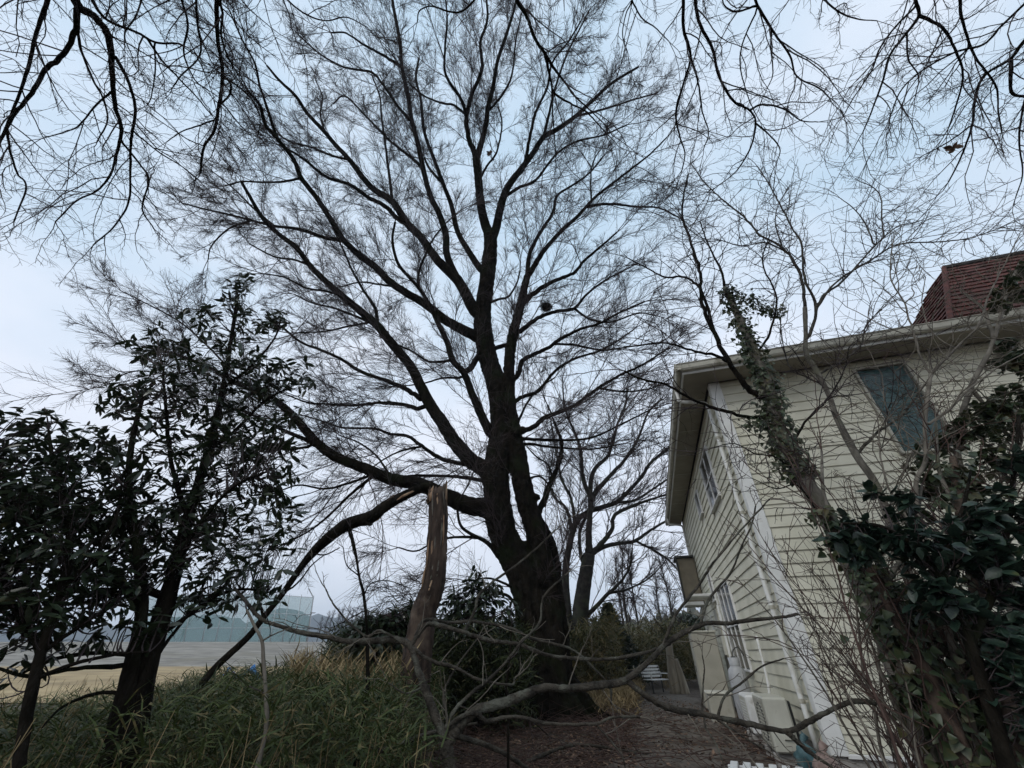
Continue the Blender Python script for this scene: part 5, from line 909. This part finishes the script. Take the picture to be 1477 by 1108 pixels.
P, R = grow(S, np.stack([RNG.normal(0, .18, len(S)), RNG.normal(0, .18, len(S)), np.ones(len(S))], -1), RNG.uniform(.6, 1.05, len(S)), np.full(len(S), .004), np.full(len(S), .002), 5, .06); V, Q = batch_tubes(P, R, 3)
o = mk('grass_stems', V, [Q], 'dry_grass'); o['kind'] = 'stuff'; o['label'] = 'dry straw-coloured stems standing among the bamboo grass'; o['category'] = 'stems'
pt = thicket(6500, (-6.5, -.8), (5.5, 12), lambda x, y: 1.05 + .2 * lump(x, y, 1), lambda x, y: (x < GX(y) - .2) & (x > -.46 * y), .4, .5)
blades('dry_grass', pt, .2, .42, .05, 'dry_grass', 'tawny dry grass along the far edge of the bamboo grass', 'dry grass', 1.4, (.6, 1.6))
pt = thicket(46000, (-4.2, .9), (8.8, 13.8), lambda x, y: 1.25 + .85 * lump(x, y, 1.1), lambda x, y: (np.hypot(x - 1.0, y - 12) > .9) & (x < .35 + .1 * np.sin(5 * y)) & (x > -3.6 + .6 * np.sin(y)), .05, .65)
blades('bamboo_thicket', pt, .14, .28, .10, 'bamboo_dark', 'dark green bamboo thicket left of the great trunk', 'bamboo')
pt = thicket(80000, (1.2, 12), (14.5, 27), lambda x, y: 1.6 + 1.1 * lump(x, y, 2.0), lambda x, y: ((x < .235 * y - .1) | ((y > 20.5) & (x < .43 * y))) & (x > .09 * y) & (RNG.uniform(size=len(x)) < .3 + .7 * lump(x, y, .8)), .05, .6)
blades('bamboo_thicket', pt, .22, .42, .10, 'bamboo_yellow', 'yellow-green bamboo thicket behind the great tree on the right', 'bamboo')['label'] = 'yellow-green bamboo thicket between the great tree and the house'
pt = thicket(28000, (-12, 3), (15, 24), lambda x, y: 1.5 + .9 * lump(x, y, 2.2), lambda x, y: (x > -.30 * y) & (x < .13 * y), .05, .6)
blades('undergrowth', pt, .24, .44, .12, 'bamboo_dark', 'dark undergrowth behind the broken trunk and great tree', 'undergrowth')
# dry grass at the foot of the thicket and along the path
pt = thicket(9000, (1.8, 6.2), (11.5, 20), lambda x, y: .28 + .25 * lump(x, y, .7), lambda x, y: (x < np.interp(y, [12, 16, 20], [2.9, 4.2, 5.2])) & (x > .12 * y) | ((x > np.interp(y, [12, 16, 20], [4.4, 5.5, 6.0])) & (y > 15) & (x < .32 * y)), .05, .9)
blades('dry_tufts', pt, .14, .36, .055, 'dry_grass', 'pale dry grass tufts beside the dirt path beyond the great tree', 'dry grass', 1.3, (.3, 1.5))
# leaf litter
n = 26000; x = RNG.uniform(-2.2, 5.2, n); y = RNG.uniform(4.0, 19, n); cx = np.interp(y, [3, 6, 9, 12, 16, 22], [2.0, 2.35, 2.9, 3.7, 4.9, 6.4]); dpath = np.abs(x - cx)
k = (x > GX(y) - .4) & (RNG.uniform(size=n) < np.where(dpath < .9, .22, 1.0)); x, y = x[k], y[k]; n = len(x); z = hgt(x, y) + RNG.uniform(.005, .05, n)
az = RNG.uniform(0, 6.28, n); D = np.stack([np.cos(az), np.sin(az), RNG.normal(0, .35, n)], -1); L = RNG.uniform(.035, .085, n); S = np.stack([L, L, L * RNG.uniform(.5, 2, n)], -1)
LITTER = (np.array([(0, 0, 0), (-.24, .45, .10), (.24, .5, .12), (0, 1, .02), (0, .5, -.05)], float), np.array([(0, 4, 1), (0, 2, 4), (1, 4, 3), (4, 2, 3)]))
V, T = scatter(LITTER, frames(D, RNG.normal(size=n) * .5), S, np.stack([x, y, z], -1)); o = mk('leaf_litter', V, [T], 'litter'); o['kind'] = 'stuff'; o['label'] = 'brown fallen leaves covering the ground under the great tree'; o['category'] = 'leaf litter'
n = 2600; x = RNG.uniform(-1.6, 4.2, n); y = RNG.uniform(4.2, 13, n); k = (x > GX(y)) & (RNG.uniform(size=n) < np.where(np.abs(x - np.interp(y, [3, 6, 9, 12, 16], [2.0, 2.35, 2.9, 3.7, 4.9])) < .8, .25, 1)); x, y = x[k], y[k]; n = len(x)
az = RNG.uniform(0, 6.28, n); P, R = grow(np.stack([x, y, hgt(x, y) + RNG.uniform(.01, .12, n)], -1), np.stack([np.cos(az), np.sin(az), RNG.normal(.05, .12, n)], -1), RNG.uniform(.2, 1.1, n), RNG.uniform(.003, .010, n), np.full(n, .002), 5, .10)
P[:, :, 2] = np.maximum(P[:, :, 2], .012); V, Q = batch_tubes(P, R, 4); o = mk('twig_litter', V, [Q], 'twig_red'); o['kind'] = 'stuff'; o['label'] = 'fallen reddish twigs scattered before the great tree'; o['category'] = 'twigs'
# bigger fallen sticks
for i, (pts, r) in enumerate((([(-.6, 4.3, .72), (-.1, 4.6, .55), (.35, 5.0, .25), (.7, 5.2, .05)], .022), ([(1.2, 6.2, .04), (1.9, 6.0, .10), (2.5, 6.3, .05)], .018), ([(0.2, 7.2, .05), (.9, 7.6, .16), (1.7, 7.5, .10), (2.3, 7.8, .03)], .024), ([(-.9, 3.6, .70), (-.5, 3.7, .80), (-.25, 3.75, .83)], .016))):
    P = catmull(pts, 6); V, Q, T = tube_geo(P, np.linspace(r, r * .45, len(P)), 7, True, .12)
    o = mk('fallen_stick', V, [Q, T], 'limb_grey'); tag(o, ['long grey stick leaning out of the grass edge', 'short grey stick lying on the dirt path', 'long bent stick lying in front of the tree roots', 'short stick poking from the bamboo grass at bottom'][i], 'stick', 'fallen sticks')

# ------------------------------------------------------------------ evergreen bushes and conifer in the middle distance
def bush(name, label, cat, base, spec, Yd, n, tpl, tname, mat, lo, hi, nper, trunk, **kw):
    r_ = thing(name, label, cat, base); P = catmull([np.array(p, float) for p in trunk], 6); V, Q, T = tube_geo(P, np.linspace(.06, .015, len(P)), 8, True, .1); mk('trunk', V, [Q, T], 'bark', r_)
    leafy(r_, [P], blobs(spec, int(n * .7), Yd), tpl, tname, mat, lo, hi, nper, **kw); return r_
b_ = at_y(690, 950, 9.6); tp = at_y(690, 830, 9.6)
bush('evergreen_shrub', 'narrow-leaved evergreen shrub between the broken trunk and great tree', 'shrub', (b_[0], b_[1], 0), [(688, 832, 0, .22), (670, 858, 0, .4), (708, 862, 0, .36), (655, 880, 0, .34), (690, 895, 0, .6), (735, 890, 0, .3), (645, 905, 0, .4)], 9.6, 280, LANCE, 'long_leaf', 'leaf_dark', .13, .22, 7, [(b_[0], b_[1], 0), (b_[0], b_[1], 1), tp], tr=.008)
b_ = at_y(540, 950, 7.6); tp = at_y(545, 890, 7.6)
bush('evergreen_shrub', 'low dark evergreen shrub beside the broken trunk on its left', 'shrub', (b_[0], b_[1], 0), [(525, 905, 0, .24), (560, 895, 0, .24), (545, 920, 0, .35), (585, 905, 0, .28), (515, 915, 0, .2), (600, 880, 0, .18)], 7.6, 240, LANCE, 'long_leaf', 'leaf_dark', .12, .2, 7, [(b_[0], b_[1], 0), (b_[0], b_[1], .8), tp], tr=.007)
c_ = at_y(883, 930, 21.0); con = thing('conifer', 'small dark conical evergreen behind the great tree', 'tree', (c_[0], c_[1], 0)); ht = at_y(880, 870, 21.0)[2]
V, Q, T = tube_geo([(c_[0], c_[1], 0), (c_[0], c_[1], ht)], [.12, .02], 8); mk('trunk', V, [Q, T], 'bark', con)
n = 9000; t = RNG.uniform(0, 1, n) ** 1.35; az = RNG.uniform(0, 6.28, n); r_ = (1 - t) * 1.35 * np.sqrt(RNG.uniform(.15, 1, n)) * (1 + .18 * np.sin(5 * az + 9 * t)); pos = np.stack([c_[0] + r_ * np.cos(az), c_[1] + r_ * np.sin(az), .25 + t * (ht - .3)], -1)
L = RNG.uniform(.14, .30, n); V, T = scatter(BLADE, frames(np.stack([np.cos(az), np.sin(az), RNG.normal(.25, .4, n)], -1), RNG.normal(size=n)), np.stack([L * .28, L, L], -1), pos); mk('foliage', V, [T], 'leaf_dark', con, 'stuff')
c_ = at_y(990, 900, 30.0); hb = thing('hedge_bush', 'rounded dark green bush behind the far end of the house', 'bush', (c_[0], c_[1], 0))
n = 9000; d = nrm(RNG.normal(size=(n, 3))) * RNG.uniform(.6, 1, (n, 1)); d[:, 2] = np.abs(d[:, 2]); pos = np.array([c_[0], c_[1], 0]) + d * np.array([2.6, 1.6, 3.4]); L = RNG.uniform(.16, .3, n)
V, T = scatter(BLADE, frames(d + RNG.normal(size=(n, 3)) * .6, RNG.normal(size=n)), np.stack([L * .5, L, L], -1), pos); mk('foliage', V, [T], 'leaf_dark', hb, 'stuff')
V, Q, T = tube_geo([(c_[0], c_[1], 0), (c_[0] + .1, c_[1], 1.2), (c_[0], c_[1], 2.6)], [.12, .09, .03], 8); mk('trunk', V, [Q, T], 'bark', hb)

# ------------------------------------------------------------------ things along the house
ac = thing('air_conditioner', 'cream outdoor air-conditioner unit standing by the house wall', 'air conditioner', hw(-.42, .75, 0), -YAW)
MB().bbox(-.15, .15, -.40, .40, .16, .74, .02).build('casing', 'appliance', ac)
MB().bbox(-.158, -.151, -.30, .34, .20, .70, .004).build('front_panel', 'shed', ac)
for i in range(11): MB().box(-.166, -.159, -.27, .2, .235 + i * .04, .247 + i * .04).build('grille_bar', 'appliance', ac)
MB().lathe([(.205, 0), (.215, .004), (.20, .010)], (0, 0, 0), 24).build('fan_ring', 'dark_metal', ac).matrix_local = __import__('mathutils').Matrix(((0, 0, -1, -.159), (0, 1, 0, -.04), (1, 0, 0, .45), (0, 0, 0, 1)))
MB().bbox(.151, .20, -.30, .33, .22, .70, .006).build('rear_coil', 'dark_metal', ac)
for y in (-.28, .28): MB().bbox(-.17, .17, y - .05, y + .05, .0, .155, .01).build('foot', 'foundation', ac)
MB().bbox(-.02, .12, -.425, -.401, .3, .42, .008).build('valve_cover', 'appliance', ac)
sd = thing('storage_locker', 'tall cream storage locker against the far side wall', 'locker', hw(-.55, 7.2, 0), -YAW)
MB().bbox(-.32, .32, -.45, .45, .05, 1.72, .015).build('body', 'shed', sd); MB().bbox(-.35, .35, -.48, .48, 1.721, 1.77, .01).build('lid', 'appliance', sd); MB().bbox(-.30, .30, -.43, .43, 0, .049, .005).build('plinth', 'dark_metal', sd)
MB().bbox(-.331, -.321, -.42, .005, .10, 1.66, .004).build('door', 'shed', sd); MB().bbox(-.331, -.321, .012, .43, .10, 1.66, .004).build('door', 'shed', sd); MB().bbox(-.345, -.332, -.03, -.01, .8, .95, .003).build('handle', 'dark_metal', sd)
bn = thing('storage_bin', 'low grey-green storage bin beside the locker', 'bin', hw(-.72, 4.6, 0), -YAW)
MB().bbox(-.24, .24, -.3, .3, 0, .5, .03).build('bin_body', 'shed', bn); MB().bbox(-.26, .26, -.32, .32, .501, .55, .02).build('bin_lid', 'appliance', bn)
gc = thing('gas_cylinder', 'grey gas cylinder standing by the side wall window', 'gas cylinder', hw(-.32, 3.9, 0), -YAW)
MB().lathe([(.02, .0), (.15, .0), (.18, .05), (.18, .85), (.16, .95), (.09, 1.03), (.04, 1.06), (.03, 1.12), (0, 1.12)], (0, 0, 0), 20).build('tank', 'steel', gc, smooth=True)
MB().lathe([(.105, 1.02), (.11, 1.17), (.10, 1.17), (.095, 1.03)], (0, 0, 0), 16).build('collar', 'steel', gc, smooth=True); MB().tube(catmull([(0, 0, 1.12), (.03, .05, 1.28), (.15, .02, 1.35), (.22, .0, 1.2)], 6), .012, 8).build('hose', 'dark_metal', gc, smooth=True)
MB().bbox(-.045, .045, -.03, .03, 1.121, 1.19, .01).build('valve', 'dark_metal', gc)
def chair(label, loc, rz):
    r_ = thing('plastic_chair', label, 'chair', loc, rz)
    MB().bbox(-.23, .23, -.22, .22, .39, .43, .012).build('seat', 'white_paint', r_)
    for sx in (-1, 1):
        for sy in (-1, 1): MB().tube([(sx * .20, sy * .19, .40), (sx * .24, sy * .25, 0)], [.028, .02], 8).build('leg', 'white_paint', r_, smooth=True)
        MB().tube(catmull([(sx * .22, -.18, .42), (sx * .27, -.16, .62), (sx * .27, .1, .63), (sx * .24, .22, .60)], 5), .022, 8).build('armrest', 'white_paint', r_, smooth=True)
    MB().tube(catmull([(-.22, .21, .42), (-.24, .27, .68), (-.19, .30, .84), (0, .32, .88), (.19, .30, .84), (.24, .27, .68), (.22, .21, .42)], 6), .022, 8).build('back_frame', 'white_paint', r_, smooth=True)
    for i in range(5): MB().bbox(-.15 + i * .075 - .022, -.15 + i * .075 + .022, .255, .275, .44, .82, .004).build('back_slat', 'white_paint', r_)
    return r_
chair('white plastic garden chair under the leaves at the lower right corner', np.array([4.55, 4.85, 0]), .9).scale = (.62, .62, .62)

def ac_unit(label, loc):
    a2 = thing('air_conditioner', label, 'air conditioner', loc, -YAW)
    MB().bbox(-.14, .14, -.36, .36, .14, .66, .03).build('casing', 'white_paint', a2); MB().bbox(-.148, -.141, -.28, .30, .18, .62, .003).build('front_panel', 'appliance', a2)
    for i in range(10): MB().box(-.156, -.149, -.25, .2, .21 + i * .038, .222 + i * .038).build('grille_bar', 'white_paint', a2)
    for y in (-.24, .24): MB().bbox(-.16, .16, y - .05, y + .05, .0, .139, .01).build('foot', 'foundation', a2)
    MB().tube(catmull([(.1, -.365, .45), (.16, -.42, .5), (.26, -.42, .8), (.30, -.40, 1.5)], 6), .022, 8).build('pipe', 'trim', a2, smooth=True)
ac_unit('smaller white air-conditioner unit beyond the cream one by the wall', hw(-.42, 2.3, 0))
# slatted white shelf at the bottom of the picture
sl = thing('slatted_bench', 'low white slatted bench at the house corner', 'bench', at_z(1108, 1107, .42) * np.array([1, 1, 0]), -.45)
for i in range(6): MB().bbox(-.31 + i * .105, -.245 + i * .105, -.22, .22, .385, .41, .005).build('slat', 'white_paint', sl)
for y in (-.2, .2): MB().bbox(-.34, .34, y - .02, y + .02, .34, .384, .005).build('rail', 'white_paint', sl)
for x_ in (-.3, .3):
    for y in (-.2, .2): MB().bbox(x_ - .02, x_ + .02, y - .019, y + .019, 0, .339, .005).build('leg', 'white_paint', sl)
def bundle(name, label, cat, loc, r, mat, knot=None):
    n, m_ = 18, 12; V = []
    for i in range(m_):
        ph = math.pi * i / (m_ - 1)
        for j in range(n):
            a = 2 * math.pi * j / n; k = 1 + .16 * math.sin(3 * a + 4 * ph) + .10 * math.sin(7 * a - 5 * ph) + .05 * RNG.normal(); V.append((r[0] * k * math.sin(ph) * math.cos(a), r[1] * k * math.sin(ph) * math.sin(a), r[2] * (1 - math.cos(ph)) * (1 + .08 * math.sin(5 * a))))
    r_ = thing(name, label, cat, loc); MB().add(V, [[(i * n + j, i * n + (j + 1) % n, (i + 1) * n + (j + 1) % n, (i + 1) * n + j) for i in range(m_ - 1) for j in range(n)]]).build('sack', mat, r_, smooth=True)
    MB().tube(catmull([(0, 0, 2 * r[2] - .02), (.02, .01, 2 * r[2] + .04), (.06, .0, 2 * r[2] + .09)], 5), [.03] * 5 + [.035] * 5 + [.05], 8, True, .3).build('tied_neck', mat, r_, smooth=True)
bundle('tarp_bundle', 'crumpled teal tarp bundle between the air conditioner and house corner', 'tarp', hw(-.28, .12, 0), (.13, .12, .15), 'tarp_teal')
bundle('plastic_bag', 'pinkish tied plastic bag at the foot of the house corner', 'bag', hw(-.20, -.32, 0), (.13, .12, .14), 'bag_pink')
# bench and posts beyond the tree
bc = thing('garden_bench', 'small white slatted garden bench beyond the dirt path', 'bench', at_z(951, 1000, 0) , .5)
for i in range(5): MB().bbox(-.5, .5, -.22 + i * .09, -.155 + i * .09, .40, .425, .004).build('seat_slat', 'white_paint', bc)
for i in range(4): MB().bbox(-.5, .5, .235 + i * .03, .25 + i * .03, .48 + i * .10, .55 + i * .10, .004).build('back_slat', 'white_paint', bc)
for x_ in (-.45, .45):
    MB().bbox(x_ - .025, x_ + .025, -.21, -.16, 0, .399, .005).build('leg', 'dark_metal', bc); MB().tube([(x_, .22, 0), (x_, .22, .42), (x_, .36, .88)], .024, 6).build('leg', 'dark_metal', bc); MB().bbox(x_ - .03, x_ + .03, -.22, .26, .58, .61, .005).build('armrest', 'white_paint', bc); MB().bbox(x_ - .02, x_ + .02, -.2, -.16, .43, .579, .004).build('arm_post', 'white_paint', bc)
for lab, u, h, lean in (('pale upright log post right of the small bench', 974, 1.55, .10), ('shorter leaning log post beside the taller log post', 988, 1.05, -.16)):
    p = at_z(u, 1001, 0); r_ = thing('log_post', lab, 'post', p); P = catmull([(0, 0, -.05), (lean * .4, 0, h * .5), (lean, 0, h)], 6); MB().tube(P, np.linspace(.19, .12, len(P)), 12, True, .08).build('log', 'post_wood', r_, smooth=True); MB().lathe([(.10, 0), (.06, .012), (.004, .014)], (lean, 0, h), 12).build('cut_top', 'raw_wood', r_)

# ------------------------------------------------------------------ far away: ball-game net, row of trees, slender trees
nt_ = thing('ball_net', 'tall pale green ball net with thin steel posts beyond the field', 'net', (-40, 100, 2.7))
ends = [at_y(449, 905, 98), at_y(380, 905, 106), at_y(300, 905, 112), at_y(200, 905, 118), at_y(90, 905, 122), at_y(-30, 905, 126)]; tops = [at_y(452, 862, 98), at_y(385, 857, 106), at_y(305, 857, 112), at_y(205, 860, 118), at_y(92, 863, 122), at_y(-30, 866, 126)]
for i in range(3):
    a0, a1, b0_, b1_ = ends[i].copy(), ends[i + 1].copy(), tops[i], tops[i + 1]; a0[2] = a1[2] = 2.6; V = np.array([a0, a1, b1_, b0_]); mk('net_panel', np.vstack([V, V + np.array([0, .05, 0])]), [[(0, 1, 2, 3), (7, 6, 5, 4)]], 'net', nt_)
    for k in range(4):
        f = k / 4; p = a0 * (1 - f) + a1 * f; q = b0_ * (1 - f) + b1_ * f; V, Q, T = tube_geo([p, q + np.array([0, 0, .4])], [.11, .07], 6); mk('post', V, [Q, T], 'steel', nt_)
    for f in (0.0, .33, .62, 1.0):
        V, Q, T = tube_geo([a0 * (1 - f) + b0_ * f, a1 * (1 - f) + b1_ * f], .05, 5); mk('cable', V, [Q, T], 'steel', nt_)
    V, Q, T = tube_geo([b0_, a0 * .6 + a1 * .4], .045, 5); mk('brace', V, [Q, T], 'steel', nt_)
V, Q, T = tube_geo([at_y(447, 905, 98) * np.array([1, 1, 0]) + np.array([0, 0, 2.6]), tops[0], tops[0] + np.array([4, -12, .3])], .09, 6); mk('end_post', V, [Q, T], 'steel', nt_)
def proto_tree(h, spread, n1):
    P0 = catmull([(0, 0, -.3), (RNG.normal() * .1, 0, h * .35), (RNG.normal() * .25, RNG.normal() * .2, h * .7), (RNG.normal() * .3, 0, h)], 5); tv = tube_geo(P0, np.linspace(h * .017, h * .003, len(P0)), 6)
    S, D, pi, t = spawn(P0[None], n1, .25, 1, 22, 55); P1, R1 = grow(S, D + np.array([0, 0, .5]), h * spread * (1.15 - t), np.full(n1, h * .0052), np.full(n1, h * .002), 5, .12)
    S, D, pi, t = spawn(P1, 6, .2, 1, 20, 50); P2, R2 = grow(S, D + np.array([0, 0, .3]), RNG.uniform(.06, .14, len(S)) * h, np.full(len(S), h * .0026), np.full(len(S), h * .0012), 4, .14)
    S, D, pi, t = spawn(P2, 4, .2, 1, 20, 50); P3, R3 = grow(S, D, RNG.uniform(.03, .07, len(S)) * h, np.full(len(S), h * .0016), np.full(len(S), h * .0008), 2, .14)
    a, b, c = batch_tubes(P1, R1, 3), batch_tubes(P2, R2, 3), batch_tubes(P3, R3, 3); return mesh_data('trunk', tv[0], [tv[1], tv[2]]), mesh_data('crown', np.concatenate([a[0], b[0], c[0]]), [np.concatenate([a[1], b[1] + len(a[0]), c[1] + len(a[0]) + len(b[0])])])
PT = [proto_tree(9, .26, 16) for _ in range(4)]
for a, b in PT: a.materials.append(MATS['bark_far']); b.materials.append(MATS['twig'])
def place_tree(loc, s, k, label, group=None, name='bare_tree'):
    r_ = thing(name, label, 'tree', loc, RNG.uniform(0, 6.28), group); r_.scale = (s, s, s)
    for nm, me in zip(('trunk', 'crown'), PT[k]): o = bpy.data.objects.new(nm, me); col.objects.link(o); o.parent = r_; 
    o['kind'] = 'stuff'; return r_
for i, (u, tv) in enumerate([(458, 893), (466, 886), (473, 884), (480, 882), (488, 880), (495, 879), (502, 881), (509, 880), (515, 883), (522, 884), (531, 887), (540, 884), (552, 886), (566, 888), (580, 886), (245, 893), (262, 895)]):
    Yd = RNG.uniform(135, 170); p = at_y(u, 921, Yd); tp = at_y(u, tv, Yd); place_tree((p[0], p[1], 2.6), (tp[2] - 2.6) / 9, i % 4, 'slender bare tree in the distant row beyond the grey bank', 'distant row of bare trees')
for u, tv, Yd, lab in ((912, 790, 30, 'tall slender bare tree behind the small conifer'), (903, 812, 36, 'thin bare tree just left of the tall slender one'), (926, 800, 33, 'thin bare tree just right of the tall slender one'), (978, 815, 26, 'thin bare tree beside the brown bay of the house'), (962, 830, 34, 'short bare tree between the slender trees and the house')):
    p = at_y(u, 935, Yd); tp = at_y(u, tv, Yd); place_tree((p[0], p[1], 0), tp[2] / 9, int(u) % 4, lab)
bp = thing('plastic_sheet', 'small crumpled blue plastic sheet lying beyond the bamboo grass', 'plastic sheet', at_y(358, 955, 8.4) * np.array([1, 1, 0]))
V = [(x_ * .12, y_ * .12, .95 + .09 * math.sin(2.1 * x_ + y_) + .06 * math.cos(3 * y_ - x_)) for x_ in range(-2, 3) for y_ in range(-2, 3)]
MB().add(V, [[(i * 5 + j, i * 5 + j + 1, i * 5 + j + 6, i * 5 + j + 5) for i in range(4) for j in range(4)]]).build('sheet', 'blue_plastic', bp, smooth=True); MB().tube([(0, 0, 0), (0, 0, .96)], .012, 6).build('stake', 'dark_metal', bp)
# a single dried leaf clump caught in the boughs at upper right, one in the great tree
for lab, p, s in (('dark dried leaf clump caught in the upper right boughs', at_z(1376, 213, 8.1), .11), ('dark dried leaf clump caught high in the great tree', at_y(706, 221, ysurf(221)), .16)):
    r_ = thing('dried_leaf', lab, 'leaf', p); n = 9; V, T = scatter(BROAD, frames(RNG.normal(size=(n, 3)), RNG.normal(size=n)), np.full((n, 3), s), RNG.normal(size=(n, 3)) * s * .12); mk('leaf_clump', V, [T], 'litter', r_, 'stuff', True, True)

# ------------------------------------------------------------------ thin winter haze over the far ground
hz = MB().box(-2600, 2600, -60, 2300, -1.5, 190).build('haze', None, None); hz['kind'] = 'stuff'; hz['label'] = 'thin pale haze over the far hills'; hz['category'] = 'haze'
mh = bpy.data.materials.new('haze'); mh.use_nodes = True; mh.node_tree.nodes.clear(); _o = mh.node_tree.nodes.new("ShaderNodeOutputMaterial"); _v = mh.node_tree.nodes.new("ShaderNodeVolumePrincipled")
_v.inputs['Color'].default_value = (.80, .88, 1.0, 1); _v.inputs['Density'].default_value = .00042; mh.node_tree.links.new(_v.outputs[0], _o.inputs['Volume']); hz.data.materials.append(mh)
